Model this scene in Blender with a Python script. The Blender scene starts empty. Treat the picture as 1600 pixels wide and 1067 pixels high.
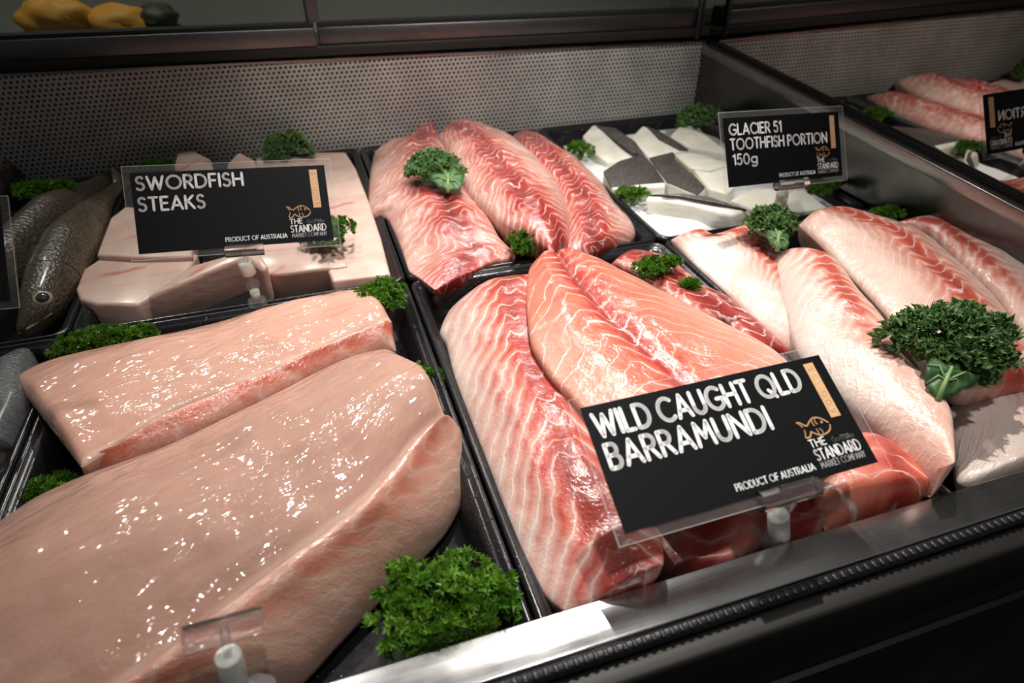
import bpy, math, random
import numpy as np
from mathutils import Vector, Matrix, noise as mnoise

sc = bpy.context.scene
COL = sc.collection

# ------------------------------------------------------------------ camera
F_PX = 1005.8
CAM = np.array([-0.0752, -0.5983, 0.3471])
CROT = (0.94517, 0.00302, -0.31146)
cd = bpy.data.cameras.new('camera')
cam = bpy.data.objects.new('camera', cd)
COL.objects.link(cam)
cam.location = CAM
cam.rotation_euler = CROT
cd.sensor_width = 36.0
cd.lens = 36.0 * F_PX / 1600.0
cd.clip_start = 0.01
cd.dof.use_dof = True
cd.dof.focus_distance = 0.53
cd.dof.aperture_fstop = 6.3
sc.camera = cam

# ------------------------------------------------------------------ world, lights, exposure
sc.view_settings.view_transform = 'Standard'
sc.view_settings.look = 'None'
sc.view_settings.exposure = 0.0
sc.view_settings.gamma = 1.0
w = bpy.data.worlds.new('world')
sc.world = w
w.use_nodes = True
# dim shop: a paler ceiling above, dark surroundings below
_t = w.node_tree
_g = _t.nodes.new('ShaderNodeTexCoord')
_s = _t.nodes.new('ShaderNodeSeparateXYZ')
_r = _t.nodes.new('ShaderNodeMapRange')
_t.links.new(_g.outputs['Generated'], _s.inputs[0])
_t.links.new(_s.outputs[2], _r.inputs[0])
_r.inputs[1].default_value = 0.15
_r.inputs[2].default_value = 0.75
_r.inputs[3].default_value = 0.05
_r.inputs[4].default_value = 0.13
_t.nodes['Background'].inputs[0].default_value = (1.0, 0.97, 0.93, 1)
_t.links.new(_r.outputs[0], _t.nodes['Background'].inputs[1])


def spot(name, loc, target, energy, size, blend, radius, color):
    ld = bpy.data.lights.new(name, 'SPOT')
    ld.energy = energy
    ld.spot_size = math.radians(size)
    ld.spot_blend = blend
    ld.shadow_soft_size = radius
    ld.color = color
    o = bpy.data.objects.new(name, ld)
    COL.objects.link(o)
    o.location = loc
    o.rotation_euler = (Vector(target) - Vector(loc)).to_track_quat('-Z', 'Y').to_euler()
    return o


spot('ceiling_spot_lamp', (0.42, 0.62, 1.80), (0.14, -0.17, 0), 160, 32, 0.95, 0.018, (1.0, 0.94, 0.86))
spot('ceiling_spot_lamp', (-0.95, 1.75, 1.95), (0.0, -0.12, 0), 75, 22, 0.9, 0.022, (1.0, 0.96, 0.92))
spot('ceiling_spot_lamp', (0.60, 1.75, 1.95), (0.15, -0.2, 0), 50, 26, 0.7, 0.02, (1.0, 0.96, 0.92))
spot('ceiling_spot_lamp', (3.3, 0.58, 1.7), (0.40, -0.36, 0), 110, 14, 0.9, 0.07, (1.0, 0.85, 0.65))
spot('ceiling_spot_lamp', (0.35, -1.3, 1.9), (0.24, 0.44, 0.16), 190, 22, 1.0, 0.03, (1.0, 0.93, 0.84))
spot('ceiling_spot_lamp', (0.22, -0.62, 2.10), (0.15, -0.10, 0), 105, 28, 1.0, 0.06, (1.0, 0.97, 0.93))
spot('back_room_fill', (-0.25, 0.95, 1.9), (-0.25, 1.0, 0.2), 75, 75, 0.8, 0.05, (1.0, 0.93, 0.82))  # added unseen fill light to brighten the bench and wall behind the doors

# ------------------------------------------------------------------ pixel -> place helpers
CR = np.array(Matrix(cam.rotation_euler.to_matrix()))


def ray(px, py):
    return CR @ np.array([(px - 800) / F_PX, -(py - 533.5) / F_PX, -1.0])


def at(px, py, z=0.0):
    """point of the photograph at height z above the tray rims"""
    d = ray(px, py)
    return CAM + d * (z - CAM[2]) / d[2]


def at_y(px, py, y):
    d = ray(px, py)
    return CAM + d * (y - CAM[1]) / d[1]


def px_size(P):
    """metres per photograph pixel at P"""
    return float(-(CR.T @ (np.asarray(P) - CAM))[2]) / F_PX


# ------------------------------------------------------------------ object helpers
def tag(o, label=None, cat=None, group=None, kind=None):
    if label:
        o['label'] = label
    if cat:
        o['category'] = cat
    if group:
        o['group'] = group
    if kind:
        o['kind'] = kind
    return o


def empty(name, loc=(0, 0, 0)):
    o = bpy.data.objects.new(name, None)
    o.empty_display_size = 0.02
    COL.objects.link(o)
    o.location = loc
    return o


def mesh_obj(name, verts, faces, mat, parent=None, smooth=True, uv=None, uv2=None):
    me = bpy.data.meshes.new(name)
    verts = np.asarray(verts, float)
    if parent is not None:
        off = np.array(parent_world(parent))
        verts = verts - off
    me.from_pydata([tuple(v) for v in verts], [], [tuple(f) for f in faces])
    me.update()
    if uv is not None:
        l = me.uv_layers.new(name='UVMap')
        idx = np.empty(len(me.loops), dtype=np.int32)
        me.loops.foreach_get('vertex_index', idx)
        l.data.foreach_set('uv', np.asarray(uv, np.float32)[idx].ravel())
    if smooth:
        me.polygons.foreach_set('use_smooth', [True] * len(me.polygons))
    me.materials.append(mat)
    o = bpy.data.objects.new(name, me)
    COL.objects.link(o)
    if parent is not None:
        o.parent = parent
    return o


def parent_world(o):
    p = np.zeros(3)
    while o is not None:
        p = p + np.array(o.location)
        o = o.parent
    return p


class MB:
    """collects shapes into one mesh"""

    def __init__(s):
        s.v = []
        s.f = []

    def add(s, v, f):
        n = len(s.v)
        s.v += [tuple(p) for p in v]
        s.f += [tuple(i + n for i in q) for q in f]

    def box(s, x0, x1, y0, y1, z0, z1):
        s.add([(x0, y0, z0), (x1, y0, z0), (x1, y1, z0), (x0, y1, z0), (x0, y0, z1), (x1, y0, z1), (x1, y1, z1), (x0, y1, z1)],
              [(0, 3, 2, 1), (4, 5, 6, 7), (0, 1, 5, 4), (1, 2, 6, 5), (2, 3, 7, 6), (3, 0, 4, 7)])

    def tube(s, pts, rad, n=16, cap=True):
        pts = [Vector(p) for p in pts]
        if not hasattr(rad, '__len__'):
            rad = [rad] * len(pts)
        rings = []
        up = None
        for i, p in enumerate(pts):
            d = (pts[min(i + 1, len(pts) - 1)] - pts[max(i - 1, 0)]).normalized()
            if up is None:
                up = d.orthogonal().normalized()
            a = (up - d * up.dot(d)).normalized()
            up = a
            b = d.cross(a)
            rings.append([p + (a * math.cos(2 * math.pi * k / n) + b * math.sin(2 * math.pi * k / n)) * rad[i] for k in range(n)])
        v = [q for r in rings for q in r]
        f = []
        for i in range(len(rings) - 1):
            for k in range(n):
                f.append((i * n + k, i * n + (k + 1) % n, (i + 1) * n + (k + 1) % n, (i + 1) * n + k))
        if cap:
            f.append(tuple(range(n))[::-1])
            f.append(tuple((len(rings) - 1) * n + k for k in range(n)))
        s.add(v, f)

    def build(s, name, mat, parent=None, smooth=False, bevel=0.0, seg=2):
        o = mesh_obj(name, s.v, s.f, mat, parent, smooth)
        if bevel:
            m = o.modifiers.new('bevel', 'BEVEL')
            m.width = bevel
            m.segments = seg
            m.limit_method = 'ANGLE'
            m.harden_normals = False
            for p in o.data.polygons:
                p.use_smooth = True
        return o


# ------------------------------------------------------------------ node helpers
class S:
    """a shader value with arithmetic"""

    def __init__(s, t, k):
        s.t = t
        s.k = k

    def m(s, op, *o):
        n = s.t.nodes.new('ShaderNodeMath')
        n.operation = op
        for i, x in enumerate((s,) + o):
            if isinstance(x, S):
                s.t.links.new(x.k, n.inputs[i])
            else:
                n.inputs[i].default_value = x
        return S(s.t, n.outputs[0])

    def __add__(s, o): return s.m('ADD', o)
    def __sub__(s, o): return s.m('SUBTRACT', o)
    def __mul__(s, o): return s.m('MULTIPLY', o)
    def __truediv__(s, o): return s.m('DIVIDE', o)
    def __pow__(s, o): return s.m('POWER', o)
    def abs(s): return s.m('ABSOLUTE')
    def fract(s): return s.m('FRACT')
    def neg(s): return s.m('MULTIPLY', -1.0)
    def exp(s): return s.neg().m('MULTIPLY', -1.0).m('EXPONENT')
    def clamp(s):
        r = s.m('ADD', 0.0)
        r.k.node.use_clamp = True
        return r

    def ss(s, a, b):
        n = s.t.nodes.new('ShaderNodeMapRange')
        n.interpolation_type = 'SMOOTHSTEP'
        s.t.links.new(s.k, n.inputs[0])
        n.inputs[1].default_value = a
        n.inputs[2].default_value = b
        n.inputs[3].default_value = 0
        n.inputs[4].default_value = 1
        return S(s.t, n.outputs[0])


class Mat:
    def __init__(s, name, rough=0.5, col=(0.5, 0.5, 0.5), metal=0.0, spec=0.5, coat=0.0, coat_rough=0.05, sss=0.0, sss_r=(1, .4, .25), sss_scale=0.006, trans=0.0, ior=1.45, emis=None):
        s.mat = bpy.data.materials.new(name)
        s.mat.use_nodes = True
        s.t = s.mat.node_tree
        s.b = s.t.nodes['Principled BSDF']
        i = s.b.inputs
        i['Base Color'].default_value = (*col, 1)
        i['Roughness'].default_value = rough
        i['Metallic'].default_value = metal
        i['Specular IOR Level'].default_value = spec
        i['Coat Weight'].default_value = coat
        i['Coat Roughness'].default_value = coat_rough
        i['Subsurface Weight'].default_value = sss
        i['Subsurface Radius'].default_value = sss_r
        i['Subsurface Scale'].default_value = sss_scale
        i['Transmission Weight'].default_value = trans
        i['IOR'].default_value = ior

    def link(s, val, inp):
        s.t.links.new(val.k if isinstance(val, S) else val, s.b.inputs[inp])

    def coord(s, which='Object'):
        n = s.t.nodes.new('ShaderNodeTexCoord')
        return S(s.t, n.outputs[which])

    def sep(s, v):
        n = s.t.nodes.new('ShaderNodeSeparateXYZ')
        s.t.links.new(v.k, n.inputs[0])
        return [S(s.t, n.outputs[i]) for i in range(3)]

    def comb(s, x, y, z=0.0):
        n = s.t.nodes.new('ShaderNodeCombineXYZ')
        for i, q in enumerate((x, y, z)):
            if isinstance(q, S):
                s.t.links.new(q.k, n.inputs[i])
            else:
                n.inputs[i].default_value = q
        return S(s.t, n.outputs[0])

    def noise(s, v, scale, detail=2.0, rough=0.5, dist=0.0):
        n = s.t.nodes.new('ShaderNodeTexNoise')
        s.t.links.new(v.k, n.inputs['Vector'])
        n.inputs['Scale'].default_value = scale
        n.inputs['Detail'].default_value = detail
        n.inputs['Roughness'].default_value = rough
        n.inputs['Distortion'].default_value = dist
        return S(s.t, n.outputs['Fac'])

    def voro(s, v, scale, feature='F1', out='Distance'):
        n = s.t.nodes.new('ShaderNodeTexVoronoi')
        n.feature = feature
        s.t.links.new(v.k, n.inputs['Vector'])
        n.inputs['Scale'].default_value = scale
        return S(s.t, n.outputs[out])

    def mix(s, fac, a, b):
        n = s.t.nodes.new('ShaderNodeMix')
        n.data_type = 'RGBA'
        if isinstance(fac, S):
            s.t.links.new(fac.k, n.inputs[0])
        else:
            n.inputs[0].default_value = fac
        for q, i in ((a, 6), (b, 7)):
            if isinstance(q, S):
                s.t.links.new(q.k, n.inputs[i])
            else:
                n.inputs[i].default_value = (*q, 1)
        return S(s.t, n.outputs[2])

    def bump(s, h, dist, strength=1.0, inputs=('Normal',)):
        n = s.t.nodes.new('ShaderNodeBump')
        n.inputs['Distance'].default_value = dist
        n.inputs['Strength'].default_value = strength
        s.t.links.new(h.k, n.inputs['Height'])
        for i in inputs:
            s.t.links.new(n.outputs[0], s.b.inputs[i])

    def obj_random(s):
        n = s.t.nodes.new('ShaderNodeObjectInfo')
        return S(s.t, n.outputs['Random'])


def plain(name, col, rough=0.5, **k):
    return Mat(name, rough, col, **k).mat


# ------------------------------------------------------------------ materials
def flesh(name, base, edge, red, spacing=0.008, slope=0.8, v1=0.02, line=0.6, redw=0.012, reds=0.9, edge_w=0.06, bumpd=0.0006,
          lw=0.18, coat=0.7, mott=0.5, white=(0.86, 0.74, 0.70), dist=1.0, gloss_scale=130, ridge=0.5, fade=None):
    m = Mat(name, 0.38, base, coat=coat, coat_rough=0.10, sss=0.35, sss_scale=0.005)
    uv = m.coord('UV')
    r = m.obj_random()
    u, v, _ = m.sep(uv)
    sh = m.comb(u + r * 7.0, v + r * 3.0, r * 5.0)
    n_big = m.noise(sh, 22, 3)
    n_mid = m.noise(sh, 60, 3)
    n_fine = m.noise(sh, 260, 2)
    va = (v * v + 0.00004).m('SQRT')
    n_wob = m.noise(sh, 11, 2)
    ph = (u - (va - v1).abs() * slope + v * 0.15 + (n_wob - 0.5) * 0.035) / spacing + (n_big - 0.5) * (2.0 * dist) + (n_mid - 0.5) * (0.8 * dist)
    saw = (ph.fract() - 0.5).abs() * 2.0          # 1 on the line
    wvar = m.noise(sh, 18, 2)
    ln = (saw + (wvar - 0.5) * 0.22).ss(1 - lw * 2.0, 1.02)
    brk = m.noise(m.comb(u + r * 3.0, v * 1.2, r), 27, 3).ss(0.32, 0.56)
    ln = ln * (brk * 0.92 + 0.08)
    edgef = (va + (n_big - 0.5) * (edge_w * 0.8)).ss(edge_w * 0.2, edge_w)
    col = m.mix(edgef, base, edge)
    col = m.mix((n_big.ss(0.42, 0.7)) * mott * 0.6, col, tuple(0.5 * a + 0.5 * b for a, b in zip(base, red)))
    col = m.mix((n_mid.ss(0.5, 0.75)) * mott * 0.35, col, red)
    vr = (v + (n_wob - 0.5) * redw * 2.0) / redw
    rf = (vr * vr * -1.0).m('EXPONENT') * (n_big * 1.4 + n_fine * 0.5)
    rf2 = v / (redw * 3.2)
    rf2 = (rf2 * rf2 * -1.0).m('EXPONENT') * (saw * -1.0 + 1.0) * (n_mid + 0.15) * 1.5
    if fade:
        fd = u.ss(fade[1], fade[0]) * 0.85 + 0.15
        rf = rf * fd
        rf2 = rf2 * fd
    rfac = ((rf * 0.85 + rf2) * reds).clamp()
    col = m.mix(rfac, col, red)
    deep = tuple(c * 0.5 for c in red)
    col = m.mix((rf * rf * 0.6 * reds).clamp(), col, deep)
    col = m.mix((ln * line).clamp(), col, white)
    m.link(col, 'Base Color')
    wet = m.noise(sh, gloss_scale, 4, 0.6)
    wet2 = m.noise(sh, 420, 2)
    m.bump(ln * ridge + wet * 1.5 + wet2 * 0.35 + n_mid * 1.0, bumpd, 1.0, ('Normal',))
    m.bump(wet * 1.6 + wet2 * 0.5 + n_mid * 1.2, bumpd * 1.3, 1.0, ('Coat Normal',))
    return m.mat


WHITE_PINK = (0.80, 0.55, 0.50)
M_BARRA = flesh('barramundi_flesh', (0.72, 0.22, 0.14), (0.78, 0.38, 0.28), (0.54, 0.065, 0.045), spacing=0.0190, slope=1.0, v1=0.024, line=0.85, redw=0.009, reds=1.0, edge_w=0.095, lw=0.10, dist=0.9)
M_BARRA2 = flesh('barramundi_pale_flesh', (0.76, 0.34, 0.25), (0.76, 0.62, 0.55), (0.52, 0.07, 0.05), spacing=0.0230, slope=1.75, v1=0.010, line=0.6, redw=0.014, reds=1.1, edge_w=0.05, lw=0.12, dist=0.7)
M_PALE = flesh('white_fillet_flesh', (0.78, 0.53, 0.44), (0.76, 0.65, 0.585), (0.60, 0.11, 0.075), spacing=0.0170, slope=1.5, v1=0.008, line=0.38, redw=0.007, reds=0.95, edge_w=0.04, lw=0.14, dist=0.8, mott=0.25, fade=(0.10, 0.24))
M_MID = flesh('salmon_pink_fillet_flesh', (0.78, 0.42, 0.33), (0.78, 0.58, 0.50), (0.58, 0.10, 0.065), spacing=0.0180, slope=1.1, v1=0.016, line=0.6, redw=0.009, reds=1.0, edge_w=0.06, lw=0.12, dist=0.9, mott=0.4)
M_RED = flesh('red_fillet_flesh', (0.60, 0.215, 0.165), (0.68, 0.42, 0.36), (0.40, 0.036, 0.03), spacing=0.0165, slope=1.2, v1=0.016, line=0.65, redw=0.014, reds=1.1, edge_w=0.055, lw=0.12, dist=1.5, mott=0.7)
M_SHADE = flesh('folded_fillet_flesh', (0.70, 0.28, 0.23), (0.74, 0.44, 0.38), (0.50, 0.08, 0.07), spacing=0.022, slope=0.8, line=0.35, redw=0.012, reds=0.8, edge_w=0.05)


def loin_flesh(name, base, warm, red, redamt, redscale=26):
    m = Mat(name, 0.6, base, spec=0.3, coat=0.9, coat_rough=0.085, sss=0.4, sss_scale=0.007)
    uv = m.coord('UV')
    u, v, _ = m.sep(uv)
    st = m.comb(u * 0.45, v, 0.3)
    n1 = m.noise(st, 14, 3)
    n2 = m.noise(st, 45, 4, 0.6)
    n3 = m.noise(m.comb(u * 0.3, v, 0.9), redscale, 3, 0.55, 0.8)
    vein = (m.noise(m.comb(u * 0.7, v, 0.1), 30, 2, 0.5, 1.5) - 0.5).abs().ss(0.0, 0.03)
    col = m.mix(n1.ss(0.3, 0.7), base, warm)
    col = m.mix((n3.ss(0.56, 0.72) * redamt).clamp(), col, red)
    col = m.mix((vein * -1.0 + 1.0) * 0.06, col, (0.86, 0.74, 0.68))
    streak = m.noise(m.comb(u * 0.18, v, 0.4), 70, 3, 0.6)
    col = m.mix(streak.ss(0.55, 0.75) * 0.30, col, tuple(min(1.0, c * 1.25 + 0.04) for c in base))
    col = m.mix(m.noise(st, 9, 2).ss(0.45, 0.7) * 0.35, col, tuple(c * 0.78 for c in base))
    fas = ((v + (n2 - 0.5) * 0.006).abs()).ss(0.007, 0.001) * (n1 * 0.6 + 0.2)
    col = m.mix(fas.clamp(), col, (0.84, 0.68, 0.60))
    m.link(col, 'Base Color')
    wet = m.noise(m.comb(u * 0.6, v, 0.5), 95, 4, 0.6)
    big = m.noise(st, 24, 2)
    m.bump(n2 * 0.6 + wet * 0.8 + big * 2.0, 0.0012, 1.0, ('Normal',))
    crin = m.noise(m.comb(u * 0.38, v, 0.7), 78, 1.5, 0.5, 0.8)
    fine = m.noise(m.comb(u * 0.5, v, 0.2), 200, 1, 0.5)
    m.bump(crin * 1.0 + fine * 0.30 + big * 0.8, 0.0028, 1.0, ('Coat Normal',))
    return m.mat


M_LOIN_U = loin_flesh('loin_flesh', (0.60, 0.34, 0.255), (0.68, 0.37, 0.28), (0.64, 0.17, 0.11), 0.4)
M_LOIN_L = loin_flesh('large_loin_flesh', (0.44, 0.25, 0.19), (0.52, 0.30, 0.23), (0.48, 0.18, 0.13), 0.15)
M_STRIP = flesh('belly_flesh', (0.53, 0.32, 0.245), (0.57, 0.38, 0.30), (0.50, 0.17, 0.11), spacing=0.030, slope=2.6, v1=0.0, line=0.22, redw=0.008, reds=0.6, edge_w=0.03, lw=0.12, mott=0.45, dist=1.1, white=(0.72, 0.54, 0.46), bumpd=0.0006, gloss_scale=75, ridge=0.0)
M_STRIP_U = flesh('red_belly_flesh', (0.70, 0.40, 0.31), (0.76, 0.50, 0.42), (0.64, 0.17, 0.11), spacing=0.04, slope=2.0, v1=0.0, line=0.35, redw=0.006, reds=0.65, edge_w=0.02, lw=0.10, mott=0.35, dist=1.1, white=(0.84, 0.66, 0.58), bumpd=0.0012, gloss_scale=75, ridge=0.0)


def steak_mat():
    m = Mat('swordfish_flesh', 0.45, (0.8, 0.6, 0.55), coat=0.35, coat_rough=0.2, sss=0.35, sss_scale=0.006)
    p = m.coord('Object')
    x, y, z = m.sep(p)
    r = m.obj_random()
    n1 = m.noise(p, 30, 3)
    n2 = m.noise(m.comb(x * 0.3 + r * 3.0, y, z * 1.0), 120, 3)
    line = ((n1 - 0.5) * 0.02 + y * 0.7 + x * -0.25 + (r - 0.5) * 0.03).abs().ss(0.0, 0.0045)
    gate = m.noise(m.comb(x, y + r * 4.0, z), 26, 2).ss(0.48, 0.62)
    col = m.mix(n1.ss(0.3, 0.7), (0.66, 0.43, 0.365), (0.74, 0.54, 0.47))
    col = m.mix(n2.ss(0.55, 0.8) * 0.35, col, (0.86, 0.72, 0.67))
    col = m.mix((line * -1.0 + 1.0) * gate * 0.75, col, (0.55, 0.10, 0.08))
    m.link(col, 'Base Color')
    m.bump(n2 + n1, 0.0009)
    return m.mat


M_STEAK = steak_mat()


def tooth_flesh():
    m = Mat('toothfish_flesh', 0.45, (0.8, 0.78, 0.7), coat=0.3, coat_rough=0.2, sss=0.3, sss_scale=0.004)
    p = m.coord('Object')
    x, y, z = m.sep(p)
    n = m.noise(m.comb(x * 0.4, y * 0.4, z * 1.5), 130, 3)
    g = m.noise(p, 30, 2)
    col = m.mix(g.ss(0.35, 0.7), (0.76, 0.72, 0.62), (0.86, 0.85, 0.80))
    col = m.mix(n.ss(0.55, 0.75) * 0.25, col, (0.62, 0.58, 0.48))
    m.link(col, 'Base Color')
    m.bump(n + g, 0.0008)
    return m.mat


M_TOOTH = tooth_flesh()


def skin_mat(name, a, b, scale):
    m = Mat(name, 0.45, a, coat=0.3, coat_rough=0.25)
    p = m.coord('Object')
    v = m.voro(p, scale)
    n = m.noise(p, 240, 3)
    g = m.noise(p, 40, 2)
    col = m.mix(n.ss(0.4, 0.65) * 0.7, a, b)
    col = m.mix(g.ss(0.3, 0.7) * 0.3, col, tuple(c * 0.5 for c in a))
    m.link(col, 'Base Color')
    m.bump(v + n * 0.5, 0.0006)
    return m.mat


M_TSKIN = skin_mat('toothfish_skin', (0.045, 0.038, 0.038), (0.14, 0.118, 0.112), 420)


def fish_skin(name, back, belly, wet=0.6):
    m = Mat(name, 0.35, back, coat=wet, coat_rough=0.15)
    uv = m.coord('UV')
    u, v, _ = m.sep(uv)
    p = m.coord('Object')
    vor = m.voro(m.comb(u * 1.0, v * 0.06, 0.0), 330)
    n = m.noise(p, 60, 3)
    n2 = m.noise(p, 260, 3)
    # v: 0 belly, 1 back ridge
    col = m.mix((v + (n - 0.5) * 0.5).ss(0.15, 0.75), belly, back)
    col = m.mix(vor.ss(0.25, 0.6) * 0.45, col, tuple(c * 0.35 for c in back))
    col = m.mix(n2.ss(0.55, 0.75) * 0.35, col, tuple(min(1, c * 2.2) for c in back))
    m.link(col, 'Base Color')
    m.bump(vor + n2 * 0.5, 0.0007)
    return m.mat


M_FISH = fish_skin('brown_fish_skin', (0.085, 0.068, 0.045), (0.30, 0.225, 0.16), 0.25)
M_FISH_DK = fish_skin('dark_fish_skin', (0.06, 0.045, 0.033), (0.15, 0.115, 0.09), 0.3)
M_FISH_SV = fish_skin('silver_fish_skin', (0.16, 0.17, 0.18), (0.42, 0.43, 0.44))


def green(name, dark, light, edge=None):
    m = Mat(name, 0.42, dark, spec=0.5, sss=0.0)
    uv = m.coord('UV')
    u, v, _ = m.sep(uv)
    p = m.coord('Object')
    n = m.noise(p, 70, 2)
    col = m.mix((n.ss(0.3, 0.7) * 0.5 + u * 0.5).clamp(), dark, light)
    if edge:
        col = m.mix(v.ss(0.55, 1.0) * 0.75, col, edge)
    m.link(col, 'Base Color')
    # thin leaf: a little light through
    tr = m.t.nodes.new('ShaderNodeBsdfTranslucent')
    m.t.links.new(col.k, tr.inputs[0])
    mx = m.t.nodes.new('ShaderNodeMixShader')
    mx.inputs[0].default_value = 0.3
    out = m.t.nodes['Material Output']
    m.t.links.new(m.b.outputs[0], mx.inputs[1])
    m.t.links.new(tr.outputs[0], mx.inputs[2])
    m.t.links.new(mx.outputs[0], out.inputs[0])
    return m.mat


M_PARS = green('parsley_green', (0.045, 0.145, 0.010), (0.17, 0.36, 0.028))
M_PSTEM = plain('parsley_stem_green', (0.12, 0.26, 0.04), 0.45)
M_KALE = green('kale_green', (0.035, 0.105, 0.035), (0.095, 0.21, 0.06), (0.24, 0.40, 0.12))
M_KALE_L = green('pale_kale_green', (0.07, 0.17, 0.06), (0.13, 0.27, 0.085), (0.24, 0.40, 0.12))
M_KSTEM = plain('kale_rib_green', (0.22, 0.34, 0.12), 0.45)


def steel(name, col=(0.42, 0.42, 0.42), rough=0.28, stretch=(1, 40), streak=0.07, amt=0.5, dirt=0.35):
    m = Mat(name, rough, col, metal=1.0)
    p = m.coord('Object')
    x, y, z = m.sep(p)
    n = m.noise(m.comb(x * stretch[0], y * stretch[1], z * stretch[1]), 20, 3)
    g = m.noise(p, 26, 4, 0.6)
    rr = n * streak + g * 0.22 + (rough - 0.18)
    m.link(rr, 'Roughness')
    c = m.mix(g.ss(0.35, 0.75) * dirt, col, tuple(q * 0.55 for q in col))
    m.link(c, 'Base Color')
    m.bump(n, 0.00005)
    return m.mat


M_RAIL = steel('brushed_steel_rail', (0.56, 0.56, 0.555), 0.27)
M_ENDST = steel('brushed_steel_end', (0.13, 0.127, 0.125), 0.26, (1, 1))
M_FLANGE = steel('pale_steel_flange', (0.34, 0.335, 0.33), 0.34, (1, 1))
M_TRACK = steel('dull_track_metal', (0.16, 0.165, 0.175), 0.42, (1, 30))


def perforated():
    m = Mat('perforated_steel', 0.45, (0.5, 0.5, 0.49), metal=0.45)
    p = m.coord('Object')
    x, y, z = m.sep(p)
    P, Q = 0.0071, 0.0064
    row = (z / Q).m('FLOOR')
    off = (row * 0.5).fract() * 1.0
    fx = ((x / P + off).fract() - 0.5) * P
    fz = ((z / Q).fract() - 0.5) * Q
    d = (fx * fx + fz * fz).m('SQRT')
    hole = (d.m('LESS_THAN', 0.0019))
    g = m.noise(p, 14, 4, 0.65)
    f = m.noise(m.comb(x, z, 0.0), 5, 2)
    m.link(m.mix(g.ss(0.3, 0.75), (0.36, 0.36, 0.355), (0.50, 0.495, 0.48)), 'Base Color')
    m.link(g * 0.2 + 0.38, 'Roughness')
    tr = m.t.nodes.new('ShaderNodeBsdfTransparent')
    mx = m.t.nodes.new('ShaderNodeMixShader')
    m.t.links.new(hole.k, mx.inputs[0])
    m.t.links.new(m.b.outputs[0], mx.inputs[1])
    m.t.links.new(tr.outputs[0], mx.inputs[2])
    m.t.links.new(mx.outputs[0], m.t.nodes['Material Output'].inputs[0])
    return m.mat


M_PERF = perforated()


def tray_mat():
    m = Mat('black_tray_plastic', 0.22, (0.010, 0.010, 0.012), spec=0.5)
    p = m.coord('Object')
    n = m.noise(p, 220, 3)
    drops = m.voro(p, 260)
    wet = m.noise(p, 18, 2).ss(0.45, 0.65)
    m.link(n * 0.15 + 0.16, 'Roughness')
    m.bump(n * 0.15 + drops.ss(0.35, 0.1) * wet * 1.5, 0.0003)
    return m.mat


M_TRAY = tray_mat()
M_RUBBER = plain('black_rubber', (0.012, 0.011, 0.014), 0.35)
M_BEAD = plain('grey_gasket_teeth', (0.028, 0.027, 0.03), 0.35)
M_CASE = plain('dark_case_paint', (0.012, 0.011, 0.010), 0.5)


def dark_panel():
    m = Mat('dark_stone', 0.6, (0.02, 0.017, 0.012))
    p = m.coord('Object')
    n = m.noise(p, 9, 4, 0.6)
    k = m.noise(p, 160, 2)
    c = m.mix(n.ss(0.3, 0.7), (0.012, 0.010, 0.007), (0.034, 0.027, 0.019))
    c = m.mix(k.ss(0.74, 0.8) * 0.3, c, (0.12, 0.10, 0.08))
    m.link(c, 'Base Color')
    return m.mat


M_STONE = dark_panel()
M_CARD = plain('black_printed_card', (0.0016, 0.0022, 0.0038), 0.5, spec=0.12)
M_WHITE = plain('white_print', (0.95, 0.95, 0.95), 0.6)
M_GREY = plain('grey_print', (0.42, 0.42, 0.43), 0.5)
M_DIM = plain('dim_grey_print', (0.16, 0.155, 0.15), 0.5)
M_PEACH = plain('peach_print', (0.80, 0.47, 0.23), 0.5)
M_LPEACH = plain('pale_peach_print', (0.88, 0.70, 0.52), 0.5)
M_FERR = plain('white_nylon', (0.78, 0.78, 0.74), 0.35, sss=0.2, sss_scale=0.002)
M_ICE = None


def clear_sheet(name, milky=0.05, tint=(1, 1, 1), gloss=0.04):
    m = Mat(name, gloss, (0.8, 0.8, 0.8))
    t = m.t
    tr = t.nodes.new('ShaderNodeBsdfTransparent')
    tr.inputs[0].default_value = (*tint, 1)
    gl = t.nodes.new('ShaderNodeBsdfGlossy')
    gl.inputs['Roughness'].default_value = gloss
    df = t.nodes.new('ShaderNodeBsdfDiffuse')
    df.inputs[0].default_value = (0.8, 0.8, 0.8, 1)
    lw_ = t.nodes.new('ShaderNodeLayerWeight')
    fr = t.nodes.new('ShaderNodeMapRange')
    pw = t.nodes.new('ShaderNodeMath')
    pw.operation = 'POWER'
    pw.inputs[1].default_value = 5.0
    t.links.new(lw_.outputs['Facing'], pw.inputs[0])
    t.links.new(pw.outputs[0], fr.inputs[0])
    fr.inputs[3].default_value = 0.008
    fr.inputs[4].default_value = 0.9
    a = t.nodes.new('ShaderNodeMixShader')
    a.inputs[0].default_value = milky
    b = t.nodes.new('ShaderNodeMixShader')
    t.links.new(tr.outputs[0], a.inputs[1])
    t.links.new(df.outputs[0], a.inputs[2])
    t.links.new(fr.outputs[0], b.inputs[0])
    t.links.new(a.outputs[0], b.inputs[1])
    t.links.new(gl.outputs[0], b.inputs[2])
    t.links.new(b.outputs[0], t.nodes['Material Output'].inputs[0])
    return m.mat


M_SLEEVE = clear_sheet('clear_sleeve', 0.003)
M_SLEEVEB = clear_sheet('milky_sleeve_back', 0.035)
M_RIM = clear_sheet('bright_sleeve_rim', 0.30)
M_CLEAR = clear_sheet('clear_clip_plastic', 0.09, (0.97, 0.97, 0.97), 0.06)
M_DOOR = clear_sheet('sliding_door_glass', 0.01, (0.75, 0.8, 0.78), 0.02)


M_GRIP = plain('clear_acrylic', (0.97, 0.97, 0.97), 0.03, trans=1.0, ior=1.38)


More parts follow.
